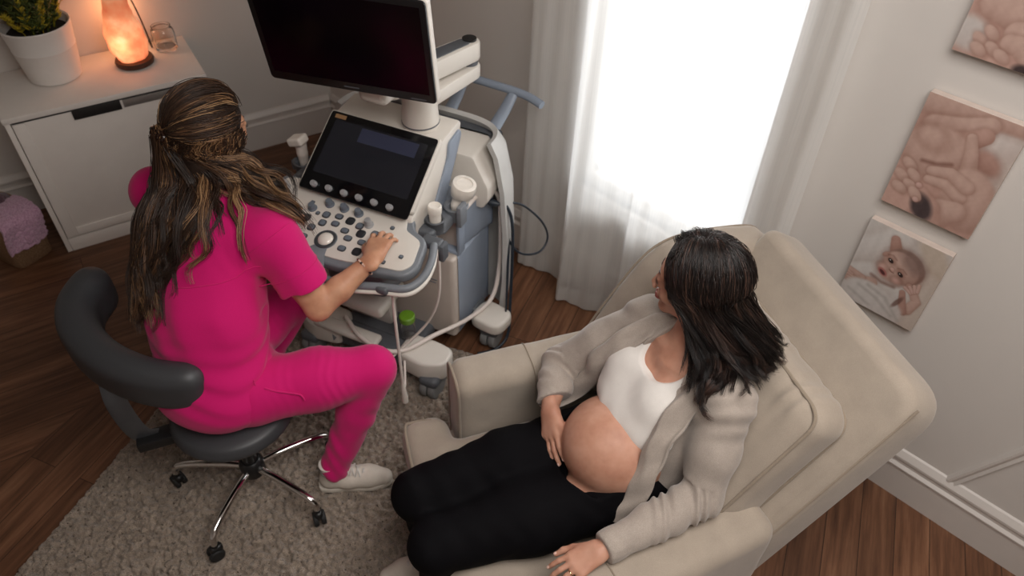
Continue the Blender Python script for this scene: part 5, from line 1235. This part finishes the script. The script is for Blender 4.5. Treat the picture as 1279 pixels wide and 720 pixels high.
def sneaker(h, d, par):
    d = unit((d[0], d[1], 0)); s_ = np.cross(AZ, d); p = lambda f, l, z: h + d * f + s_ * l + AZ * z
    B = np.stack([s_, d, AZ], 1)
    up = Soft(.0035); up.chain([(p(.035, 0, .055), .036), (p(.10, 0, .052), .038), (p(.17, .003, .045), .038), (p(.225, .002, .036), .032)], .03, flat=(AZ, .95))
    up.chain([(p(.035, 0, .06), .036), (p(.045, 0, .10), .040)], .02); up.cone(p(.045, 0, .10), p(.04, 0, .16), .029, .031, .004, 'sub'); up.rbox(p(.12, 0, -.03), (.07, .16, .05), .004, B, .004, 'sub'); up.rbox(p(.03, 0, .168), (.08, .1, .05), .004, B, .006, 'sub')
    up.cone(p(.085, 0, .105), p(.125, 0, .085), .018, .014, .012)
    o = soft_obj('shoe', up, M_SHOE, par)
    so = [(-.030, .0), (-.036, .04), (-.034, .09), (-.040, .16), (-.038, .20), (-.022, .245), (.0, .256), (.022, .245), (.038, .20), (.040, .16), (.032, .09), (.034, .04), (.028, .0), (.012, -.012), (-.012, -.012)]
    obj('sole', prism([tuple(q) for q in smooth_path(so, 3, True)], .004, .03, .006, 2, Matrix(((s_[0], d[0], 0, h[0]), (s_[1], d[1], 0, h[1]), (0, 0, 1, h[2]), (0, 0, 0, 1)))), M_SOLE, o)
    lm = MB()
    for k in range(5):
        f = .095 + .019 * k; z = .121 - .0115 * k; w_ = .020 - .0005 * k
        lm.add(*tube(smooth_path([p(f - .004, -w_ - .006, z - .012), p(f + .004, 0, z + .004), p(f + .012, w_ + .006, z - .012)], 4), .003, 6, flat=.6)); lm.add(*tube(smooth_path([p(f + .012, -w_ - .006, z - .014), p(f + .004, 0, z + .003), p(f - .004, w_ + .006, z - .011)], 4), .003, 6, flat=.6))
    obj('laces', lm, M_LACE, o); obj('collar', tube(smooth_path([p(.045 + .038 * math.cos(a), .036 * math.sin(a), .113 - .004 * math.cos(a)) for a in np.linspace(0, 2 * math.pi, 12, endpoint=False)], 3, True), .0055, 8, True), M_LINING, o)
    obj('sock', tube([p(.045, 0, .085), p(.043, 0, .12), p(.04, 0, .15)], [.034, .034, .036], 20), M_SOCK, o)
    return o
M_SHOE = cloth('off_white_knit_shoe', rgb(206, 196, 184), .08, 800, sheen=0); M_SOLE = plain('off_white_sole', rgb(214, 206, 194), .5); M_LACE = plain('pale_grey_laces', rgb(190, 184, 178), .8); M_LINING = plain('grey_shoe_lining', rgb(120, 114, 108), .9); M_SOCK = cloth('white_sock', rgb(222, 214, 206), .05, 800)
sneaker(ankR + A_([-.053, -.012, -.105]), (.278, .034), pe); sneaker(ankL + A_([-.06, -.025, -.105]), (.8, .55), pe)
# beaded bracelet
d = unit(wrR - elR); Bw = basis(d, AZ); cw = wrR - d * .040; bd = MB(); bd2 = MB()
for k in range(28):
    a = k / 28 * 2 * math.pi; c = cw + Bw[:, 0] * .0318 * math.cos(a) + Bw[:, 2] * .0300 * math.sin(a)
    (bd if k % 3 else bd2).add(*xf_ell(Matrix.Translation(c), .0045, .0045, .0045))
br = obj('bracelet', bd, plain('pale_rose_beads', rgb(214, 178, 160), .25, .3), pe); obj('dark_beads', bd2, plain('dark_brown_beads', rgb(46, 30, 26), .3), br)

# hair: half up, wavy, dark brown with honey streaks
r = np.random.default_rng(21)
HR = A_([.092, .110, .107]); hc1 = head1 + HB1 @ A_([0, -.014, .026])
def on1(d, th=1.): return hc1 + (d * HR * th) @ HB1.T
clipd = unit((-.12, -1., -.12)); clip1 = on1(clipd, 1.12)
S = Soft(.005); S.ell(hc1, HR * .985, HB1, .02)
S.chain([(on1(unit((.2, -.6, -.5)), .7), .05), (A_([-.93, 1.82, 1.13]), .04)], .04)
S.ell(head1 + HB1 @ A_([0, .085, -.03]), (.062, .055, .10), HB1, .01, 'sub')
S.fn(lambda x, y, z, d: d + .003 * vnoise(x, y, z, 60))
hm1 = soft_obj('hair', S, None or plain('deep_brown_hair_mass', rgb(44, 31, 24), .55, nscale=140, var=.45), pe)
TONES1 = [rgb(46, 32, 24), rgb(62, 43, 32), rgb(82, 58, 42), rgb(112, 80, 56), rgb(156, 118, 82), rgb(184, 146, 106)]
fall_L = [A_(q) for q in ((-1.025, 1.812, 1.15), (-1.06, 1.765, 1.06), (-1.085, 1.70, .95), (-1.065, 1.645, .885), (-1.045, 1.58, .83))]
fall_M = [A_(q) for q in ((-1.01, 1.80, 1.17), (-1.02, 1.74, 1.07), (-1.045, 1.69, .97), (-1.05, 1.635, .90), (-1.05, 1.575, .82))]
fall_R = [A_(q) for q in ((-.945, 1.80, 1.16), (-.925, 1.735, 1.10), (-.945, 1.69, 1.03), (-.965, 1.66, .97), (-.985, 1.63, .90))]
side_R = [A_(q) for q in ((-.825, 1.86, 1.17), (-.79, 1.835, 1.12), (-.75, 1.82, 1.095), (-.705, 1.80, 1.06), (-.69, 1.79, 1.0))]
T1r = shell([top1])
paths = []; cols = []
W1 = [.30, .28, .2, .12, .07, .03]
def put(pc): paths.extend(pc[0]); cols.extend(pc[1])
for i in range(150):                                         # swept back from the hairline into the clip
    az = r.uniform(-2.3, 2.3); el = r.uniform(-.05, .75) if abs(az) > .9 else r.uniform(.34, 1.1)
    root = A_([math.sin(az) * math.cos(el), math.cos(az) * math.cos(el), math.sin(el)])
    D = slerp(root, clipd + r.normal(0, .04, 3), 14); th = 1.02 + .05 * np.sin(np.linspace(0, math.pi, 14)) + r.uniform(0, .035); th[0] = .95; th[1] = 1.0
    put(lock(hc1 + (D * HR * th[:, None]) @ HB1.T, 22, .006, .004, r, 26, TONES1, W1))
def mixg(G, x): a = min(int(x), len(G) - 2); f = x - a; return [G[a][k] * (1 - f) + G[a + 1][k] * f for k in range(5)]
for i in range(170):                                         # the tail below the clip
    tl = mixg([fall_L, fall_L, fall_M, fall_M, fall_R], r.uniform(0, 3.6)); off = r.normal(0, 1, 3)
    G = A_([clip1 + off * .006] + [q + off * s for q, s in zip(tl, (.014, .025, .030, .030, .032))])
    full = lay(wavy(smooth_path(G, 6), r.uniform(.020, .034), r.uniform(2.2, 3.0), 1.2 * off[0] + .6 * off[1], r), T1r, r.uniform(.006, .045))
    put(lock(full, 34, .007, .006, r, 30, TONES1, W1, .4))
for i in range(230):                                         # loose hair from the sides and nape
    az = r.uniform(.86, 5.0) if i % 3 else r.uniform(.86, 1.9); el = r.uniform(-.55, -.02); root = A_([math.sin(az) * math.cos(el), math.cos(az) * math.cos(el), math.sin(el)])
    t = np.clip((az - 1.1) / 3.9, 0, 1); tl = mixg([side_R, side_R, fall_R, fall_M, fall_L], t * 3.999)
    D = slerp(root, unit((root[0] * .85, root[1] - .30, -.75)), 6); P = hc1 + (D * HR * (1.02 + r.uniform(0, .08))) @ HB1.T; off = r.normal(0, 1, 3)
    tail = A_([q + off * s for q, s in zip(tl, (.018, .024, .026, .026, .022))])[:int(r.integers(3, 6))]
    full = lay(wavy(smooth_path(np.concatenate([P[:4], tail]), 6), r.uniform(.016, .028), r.uniform(2.2, 3.0), az * 3 + r.normal(0, .6), r), T1r, r.uniform(.006, .04))
    put(lock(full, 30, .007, .006, r, 30, TONES1, W1, .4))
paths = [resample(p_, 28) for p_ in paths]
lay_tips(paths, T1r, .5)
strands('strands', paths, cols, hair_mat('streaked_brown_hair'), hm1, .0011, .0004)
clip1 = on1(clipd, 1.235); cl = MB()
cl.add(*tube(smooth_path([clip1 + HB1 @ A_([.030 * math.cos(a), .004 * math.sin(2 * a), .013 * math.sin(a)]) for a in np.linspace(0, 2 * math.pi, 14, endpoint=False)], 3, True), .0058, 8, True))
for x in (-.020, -.007, .007, .020): cl.add(*tube(smooth_path([clip1 + HB1 @ A_([x, .004, .017]), clip1 + HB1 @ A_([x, -.010, 0]), clip1 + HB1 @ A_([x, .004, -.017])], 4), .0036, 6))
obj('hair_clip', cl, plain('dark_tortoiseshell_clip', rgb(40, 24, 18), .2), pe)
# ---------------------------------------------------------------- the pregnant woman in the armchair
cv = lambda v: AX * v[0] + AY * v[1] + AZ * v[2]                 # chair direction -> world
p2 = thing('person', 'pregnant woman with bare belly, grey cardigan and black leggings, sitting in the armchair', 'person', ac(0, 0, 0))
head2 = ac(-.084, -.265, 1.163); HB2 = basis(cv((-.63, .77, -.12)), (0, 0, 1))
pel2, mid2, che2, nek2 = ac(0, -.15, .56), ac(-.005, -.215, .73), ac(-.02, -.262, .86), ac(-.035, -.278, .995)
sR2, sL2 = ac(-.19, -.225, .925), ac(.15, -.285, .94)
eR2, wR2 = ac(-.285, .0, .69), ac(-.132, .088, .682)
eL2, wL2 = ac(.262, -.20, .695), ac(.315, .112, .672)
hR2, kR2, aR2 = ac(-.10, -.12, .555), ac(-.078, .505, .505), ac(-.085, .47, .10)
hL2, kL2, aL2 = ac(.10, -.12, .555), ac(.095, .495, .51), ac(.11, .48, .10)
tdir = cv((0, .85, .5))
S = Soft(.0034)
S.chain([(pel2, .15), (mid2, .135), (che2, .138)], .05, flat=(tdir, .74)).cone(sL2, sR2, .046, k=.06)
S.chain([(che2 + AZ * .07, .085), (nek2, .052), (head2 + HB2 @ A_([0, -.022, -.065]), .049)], .04)
S.ell(ac(.022, -.055, .662), (.150, .155, .146), basis(tdir, cv((0, -.5, .85))), .05)
for x in (-.09, .052): S.ell(ac(x, -.165, .855), (.066, .068, .064), A3, .04)
S.cone(ac(-.15, -.20, .955), ac(-.05, -.205, .965), .012, k=.02)
PF2 = build_head(S, head2, HB2, 1.0)
for s_h, el, wr in ((sR2, eR2, wR2), (sL2, eL2, wL2)):
    S.chain([(s_h, .05), (s_h * .45 + el * .55, .046), (el, .036)], .02).chain([(el, .036), (el * .62 + wr * .38, .036), (wr, .0235)], .015)
for h_, k_, a_ in ((hR2, kR2, aR2), (hL2, kL2, aL2)): S.chain([(h_, .09), (k_, .05)], .03).chain([(k_, .05), (k_ * .6 + a_ * .4, .044), (a_, .032), (a_ + AY * .1 - AZ * .06, .03)], .02)
tR = build_hand(S, wR2, cv((.165, .045, -.085)), cv((-.10, .82, .56)), cv((.25, -.25, .9)), sc=1.0, spread=.055, thumb=(.42, .10), fl=((.10, .24, .14), (.10, .24, .14), (.12, .26, .15), (.16, .30, .18)))
tL = build_hand(S, wL2, cv((.02, .155, -.045)), cv((.12, .25, .95)), cv((-1, .0, .1)), sc=.95, spread=.09, thumb=(.55, .25), fl=((.18, .30, .2), (.18, .32, .2), (.2, .32, .2), (.22, .34, .22)))
S.ell(ac(.026, .082, .645), (.006, .004, .008), A3, .004, 'sub')
body2 = soft_obj('body', S, SKIN2, p2)
face_parts(PF2, HB2, p2, M_LIP, M_BROW); nails(tR + tL, p2, M_NAIL)
# ring on the left hand
Fh = unit(cv((.02, .155, -.045))); Nh = cv((.12, .25, .95)); Nh = unit(Nh - Fh * (Nh @ Fh)); Th = np.cross(Fh, Nh); Th = Th if Th @ cv((-1, 0, .1)) > 0 else -Th
sp = -.5 * .09; d0 = Fh * math.cos(sp) + Th * math.sin(sp); rc_ = wL2 + (Fh * .078 + Th * -.0098 + Nh * .001) * .95 + (d0 * math.cos(.2) - Nh * math.sin(.2)) * .017
Br = basis(d0, Nh); obj('ring', tube([rc_ + Br[:, 0] * .0092 * math.cos(a) + Br[:, 2] * .0092 * math.sin(a) for a in np.linspace(0, 2 * math.pi, 24, endpoint=False)], .0012, 8, True), plain('polished_gold_ring', rgb(222, 196, 150), .15, 1.), p2)

# white cropped tank top
M_TANK = cloth('white_rib_jersey', rgb(228, 222, 216), .05, 900, mott=10, bump=.15)
S = Soft(.004)
S.chain([(mid2 + AZ * .02 - AX * .008, .160), (che2 - AX * .006, .156)], .05, flat=(tdir, .80)).ell(ac(-.10, -.16, .79), (.07, .09, .10), A3, .05)
for x in (-.105, .047): S.ell(ac(x, -.157, .848), (.074, .078, .074), A3, .055)
S.ell(ac(-.01, -.13, .765), (.145, .108, .075), basis(cv((0, 1, .3)), AZ), .05)
S.chain([(che2 + AZ * .03, .12), (che2 + AZ * .075 + AX * -.0, .10)], .04, flat=(tdir, .72)).cone(ac(-.13, -.235, .955), ac(-.10, -.262, .985), .022, k=.03).cone(ac(.085, -.265, .965), ac(.05, -.285, .985), .022, k=.03)
S.ell(ac(-.022, -.185, .985), (.082, .10, .085), A3, .006, 'sub')                       # scooped neckline
hemn = unit(cv((-.10, -.42, 1.))); hemp = ac(.02, .0, .722)
S.carve(lambda X, Y, Z: (hemp @ hemn) - (X * hemn[0] + Y * hemn[1] + Z * hemn[2]))
def tankf(x, y, z, d):
    q = np.stack([x, y, z], -1) - hemp; h_ = q @ hemn; u = q @ AX
    return d - .005 * np.exp(-((h_ - .006) / .008) ** 2) + .0045 * np.exp(-(h_ / .035) ** 2) * np.sin(h_ * 200 + 2 * np.sin(u * 26)) + .0022 * np.exp(-((h_ - .05) / .05) ** 2) * np.sin(u * 85 + h_ * 50) + .0012 * vnoise(x, y, z, 30)
S.fn(tankf); tank = soft_obj('tank_top', S, M_TANK, p2)
# black leggings
def legg():
    t = NT('black_jersey'); v = t.coord(); w = t.noise(v, 900, 2); t.l(t.ramp(w, [(.3, rgb(9, 8, 10)), (.7, rgb(16, 15, 18))]), t.b.inputs['Base Color']); t.set(Roughness=.8, Specular_IOR_Level=.08, Sheen_Weight=.0); t.bump(w, .12, .001); return t.m
S = Soft(.005)
S.ell(pel2 + AZ * -.01, (.178, .135, .112), A3, .05)
S.ell(ac(.02, -.045, .615), (.150, .150, .118), basis(tdir, cv((0, -.5, .85))), .04)
for h_, k_, a_ in ((hR2, kR2, aR2), (hL2, kL2, aL2)):
    S.chain([(h_, .108), (h_ * .45 + k_ * .55, .100), (k_, .080)], .05).chain([(k_, .071), (k_ * .6 + a_ * .4, .058), (a_, .042)], .02)
wn = unit(cv((-.10, .42, .90))); wp = ac(.03, .085, .602)
bc2 = ac(.02, -.055, .70)
S.carve(lambda X, Y, Z: np.minimum((X * wn[0] + Y * wn[1] + Z * wn[2]) - (wp @ wn), .182 - np.sqrt((X - bc2[0]) ** 2 + (Y - bc2[1]) ** 2 + (Z - bc2[2]) ** 2)))
S.fn(lambda x, y, z, d: d + .003 * vnoise(x, y, z, 18) + .0022 * np.sin(x * 70 + y * 50 + 3 * np.sin(z * 30)) * np.exp(-((z - .56) / .05) ** 2))
soft_obj('leggings', S, legg(), p2)
for a_, d_ in ((aR2, AY), (aL2, AY)): sneaker(a_ + AZ * -.098 - AY * .06, d_, p2)

# cardigan: open front with draped edges and long ribbed cuffs
M_KNIT = cloth('heather_grey_knit', rgb(170, 158, 148), .22, 760, mott=30, bump=.3)
S = Soft(.0042)
S.chain([(pel2 - AY * .02 + AZ * .01, .185), (mid2 - AY * .012, .168), (che2 - AY * .004, .172)], .05, flat=(tdir, .74)).cone(sL2, sR2, .066, k=.06)
S.chain([(che2 + AZ * .06 - AY * .02, .105), (nek2 - AY * .022 - AZ * .005, .064)], .05)
def sleeve(s_h, el, wr, cuff):
    S.chain([(s_h, .068), (s_h * .5 + el * .5, .064), (el, .056)], .03).chain([(el, .056), (el * .55 + wr * .45, .051), (el * .12 + wr * .88, .0405), (wr + unit(wr - el) * .03, .040)], .02)
    d = unit(wr - el); Bq = basis(d, AZ); S.rbox(wr - d * cuff + d * .09, (.09, .09, .09), .004, Bq, .003, 'sub')
sleeve(sR2, eR2, wR2, .002); sleeve(sL2, eL2, wL2, .012)
zk = [.50, .58, .66, .74, .80, .86, .92, .98, 1.04]
xl = [-.205, -.20, -.178, -.155, -.135, -.115, -.10, -.082, -.075]; xr = [.15, .145, .13, .115, .108, .098, .085, .06, .05]
def opening(X, Y, Z):
    x = (X - AO[0]) * AX[0] + (Y - AO[1]) * AX[1]; y = (X - AO[0]) * AY[0] + (Y - AO[1]) * AY[1]
    a = np.interp(Z, zk, xl); b = np.interp(Z, zk, xr); y0 = np.interp(Z, zk, [-.10, -.12, -.18, -.23, -.25, -.26, -.265, -.285, -.29])
    return np.minimum(np.minimum(x - a, b - x), y - y0)
S.carve(opening); S.carve(lambda X, Y, Z: .47 - Z + 0 * X + 0 * Y)
def sleeve_folds(x, y, z, d):
    q = np.stack([x, y, z], -1); r_ = np.zeros(len(q))
    for s_h, el, wr, n_ in ((sR2, eR2, wR2, 1.), (sL2, eL2, wL2, 1.)):
        L = np.linalg.norm(wr - el); dd = (wr - el) / L; t = (q - el) @ dd; rad = np.linalg.norm(q - el - np.outer(t, dd), axis=1)
        m = (rad < .075) * np.clip((t + .06) / .04, 0, 1) * np.clip((L - .07 - t) / .05, 0, 1)
        ph = (q - el) @ np.cross(dd, AZ)
        r_ += m * .0062 * np.sin(t * 150 + ph * 80 + 2.2 * np.sin(t * 47 + ph * 30)) * (.6 + .4 * np.sin(t * 23))
        cuff = (rad < .06) * (t > L - .075) * (t < L + .03); ang = np.arctan2((q - el) @ np.cross(dd, AZ), (q - el)[:, 2]); r_ += cuff * .0009 * np.sin(ang * 44)
        t2 = (q - s_h) @ unit(el - s_h); r2 = np.linalg.norm(q - s_h - np.outer(t2, unit(el - s_h)), axis=1)
        r_ += (r2 < .085) * np.exp(-((t2 - .02) / .07) ** 2) * .003 * np.sin(t2 * 90 + (q - s_h) @ AX * 70)
    return d + r_ + .0018 * vnoise(x, y, z, 26)
S.fn(sleeve_folds); card = soft_obj('cardigan', S, M_KNIT, p2)
def drape(rows, name):
    """front edge as a thick folded band: rows of (inner, fold, outer) points from the neck down"""
    R3 = [smooth_path([ac(*q) for q in c], 8) for c in zip(*rows)]
    n = len(R3[0]); G = np.stack([smooth_path([R3[k][i] for k in range(len(R3))], 6) for i in range(n)])
    def f(U, V):
        iu = np.clip((U * (G.shape[0] - 1)).round().astype(int), 0, G.shape[0] - 1); iv = np.clip((V * (G.shape[1] - 1)).round().astype(int), 0, G.shape[1] - 1); return G[iu, iv] + (AY + AZ)[None, None] * (.006 * np.sin(V * 12 + 1.5 * np.sin(U * 5)) * np.sin(np.pi * np.clip(U * 1.3, 0, 1)) + .003 * np.sin(U * 33 + V * 6))[..., None]
    return obj(name, slab(f, G.shape[0], G.shape[1], .007), M_KNIT, card, angle=180)
# sitter's right edge, then sitter's left edge
fe1 = drape([((-.045, -.335, 1.005), (-.075, -.30, 1.022), (-.10, -.275, 1.0), (-.115, -.27, .985)),
       ((-.088, -.235, .985), (-.115, -.215, 1.0), (-.145, -.205, .99), (-.165, -.205, .975)),
       ((-.105, -.140, .915), (-.14, -.125, .935), (-.165, -.13, .925), (-.19, -.15, .90)),
       ((-.145, -.085, .83), (-.165, -.055, .84), (-.19, -.07, .83), (-.22, -.10, .82)),
       ((-.165, -.075, .75), (-.185, -.04, .74), (-.21, -.05, .73), (-.235, -.08, .72)),
       ((-.185, -.05, .65), (-.205, .0, .645), (-.235, .0, .635), (-.255, -.03, .62)),
       ((-.185, .06, .60), (-.215, .085, .60), (-.25, .08, .59), (-.275, .04, .575))], 'front_edge')
fe2 = drape([((-.02, -.345, 1.0), (.01, -.33, 1.02), (.045, -.31, 1.01), (.065, -.30, .99)),
       ((.058, -.262, .985), (.075, -.235, .995), (.10, -.235, .985), (.125, -.25, .97)),
       ((.075, -.165, .91), (.10, -.14, .915), (.125, -.15, .905), (.155, -.175, .89)),
       ((.105, -.115, .83), (.13, -.085, .835), (.15, -.10, .83), (.175, -.12, .82)),
       ((.135, -.085, .74), (.155, -.05, .735), (.18, -.065, .735), (.20, -.09, .73)),
       ((.155, -.055, .65), (.175, -.02, .645), (.20, -.035, .64), (.22, -.06, .64)),
       ((.155, -.02, .585), (.175, .02, .575), (.205, .01, .57), (.225, -.02, .57))], 'front_edge')

# hair: long, near black, parted on top, curling at the collarbone
r = np.random.default_rng(8); H2 = A_([.086, .106, .104]); hc2 = head2 + HB2 @ A_([0, -.016, .028])
def on2(d, th=1.): return hc2 + (d * H2 * th) @ HB2.T
S = Soft(.005); S.ell(hc2, H2 * .985, HB2, .02)
S.chain([(on2(unit((.3, -.8, -.2)), .7), .05), (ac(.0, -.33, 1.05), .045)], .05)
S.ell(head2 + HB2 @ A_([0, .088, -.02]), (.068, .064, .108), HB2, .012, 'sub')
S.fn(lambda x, y, z, d: d + .003 * vnoise(x, y, z, 70))
hm2 = soft_obj('hair', S, plain('near_black_hair_mass', rgb(30, 23, 21), .5, nscale=140, var=.4), p2)
TONES2 = [rgb(22, 17, 16), rgb(32, 24, 22), rgb(44, 33, 29), rgb(62, 45, 38), rgb(86, 62, 52)]; W2 = [.33, .3, .2, .12, .05]
# ends by azimuth around the head (0 = face, towards her left positive)
azk = [.75, 1.2, 1.7, 2.3, 2.9, 3.6, 4.4, 5.3]
T1 = [(.022, -.205, 1.045), (.048, -.235, 1.03), (.075, -.30, 1.03), (.075, -.37, 1.04), (.05, -.42, 1.04), (-.02, -.41, 1.03), (-.12, -.36, 1.04), (-.17, -.27, 1.05)]
T2 = [(.085, -.225, 1.0), (.105, -.235, 1.012), (.115, -.30, 1.035), (.095, -.385, 1.0), (.055, -.42, .985), (-.01, -.43, .98), (-.13, -.38, .97), (-.19, -.29, .98)]
T3 = [(.135, -.195, .955), (.145, -.205, .97), (.15, -.295, 1.022), (.095, -.405, .955), (.055, -.425, .94), (-.01, -.44, .92), (-.13, -.39, .92), (-.20, -.29, .93)]
def at_az(T, a): return A_([np.interp(a, azk, [q[i] for q in T]) for i in range(3)])
T2r = shell([card, tank, fe1, fe2])
paths = []; cols = []
for i in range(520):
    az = r.uniform(1.12, 5.2) if i % 2 else r.uniform(1.12, 3.2); a_s = az if az < math.pi else az - 2 * math.pi
    part = unit((.10 + .02 * r.normal(), .62 * math.cos(a_s) + .12 * r.normal() + .12, 1.))
    end = unit((-math.sin(a_s), math.cos(a_s), -.32)); D = slerp(part, end, 10)
    if i % 4 == 0: D = D[int(r.integers(1, 6)):]
    th = 1.02 + .045 * np.sin(np.linspace(0, 3.1, len(D))) + r.uniform(0, .07); th[0] = .96; P = hc2 + (D * H2 * th[:, None]) @ HB2.T
    off = r.normal(0, 1, 3); L = r.uniform(0, 1); tl = [ac(*(at_az(T1, az) + off * A_([.016, .014, .008]) + A_([0, 0, .015]))), ac(*(at_az(T2, az) + off * .020))]
    if L > .2: tl.append(ac(*(at_az(T3, az) + off * .024 + A_([0, 0, .035 * (1 - L)]))))
    full = smooth_path(np.concatenate([P, tl]), 4); n0 = int(len(full) * .5)
    full[n0:] = wavy(full[n0:], r.uniform(.016, .032), r.uniform(1.3, 1.9), 2.0 + az * 1.5 + r.normal(0, .4), r); full[n0:] = lay(full[n0:], T2r, r.uniform(.010, .04))
    a_, b_ = lock(full, 36, .0058, .0042, r, 28, TONES2, W2, .25); paths += a_; cols += b_
for i in range(9):                                               # the long curls lying on the cardigan in front of her left shoulder
    o = r.normal(0, 1, 3) * .009
    P = smooth_path([ac(*(A_(q) + o)) for q in ((.02, -.275, 1.09), (.055, -.275, 1.05), (.105, -.268, 1.032), (.140, -.235, 1.012), (.140, -.207, .985), (.155, -.20, .958), (.186, -.205, .955), (.202, -.22, .962))[:int(r.integers(6, 9))]], 5)
    P = lay(P, T2r, .014); a_, b_ = lock(P, 30, .006, .0025, r, 28, TONES2, [.1, .2, .3, .3, .1], .3); paths += a_; cols += b_
lay_tips(paths, T2r, .6)
strands('strands', paths, cols, hair_mat('dark_brown_hair', .36), hm2, .0008, .0003)
# ---------------------------------------------------------------- light
w = bpy.data.worlds.new('sky'); SC.world = w; w.use_nodes = True
bg = w.node_tree.nodes['Background']; bg.inputs[0].default_value = (.93, .97, 1., 1); bg.inputs[1].default_value = 2.3
def area(name, loc, look, sx, sy, power, col):
    l = bpy.data.lights.new(name, 'AREA'); l.shape = 'RECTANGLE'; l.size = sx; l.size_y = sy; l.energy = power; l.color = col
    o = bpy.data.objects.new(name, l); COL.objects.link(o); o.location = loc
    o.rotation_euler = (Vector(look) - Vector(loc)).to_track_quat('-Z', 'Y').to_euler(); return o
wc = wall(-1.2, -1.3, 2.1)
area('daylight', wc, wall(-1.2, .3, 1.1), 3.2, 2.2, 130, (.98, .99, 1.))
area('ceiling_fill', (.55, .35, CEIL - .06), (.45, .45, 0), 1.6, 1.3, 54, (1., .96, .92))  # unseen fill light added under the ceiling to brighten the room
pl = bpy.data.lights.new('salt_bulb', 'POINT'); pl.energy = 1.1; pl.color = (1., .45, .2); pl.shadow_soft_size = .05
po = bpy.data.objects.new('salt_bulb', pl); COL.objects.link(po); po.location = lp + CN * .01 - CN * .11 + np.array([0, 0, .2])
SC.view_settings.view_transform = 'Standard'; SC.view_settings.look = 'None'; SC.view_settings.gamma = 1; SC.view_settings.use_curve_mapping = False
SC.view_settings.exposure = 0.
SC.cycles.use_denoising = True; SC.cycles.max_bounces = 8; SC.cycles.transparent_max_bounces = 12
SC.cycles.sample_clamp_indirect = 6
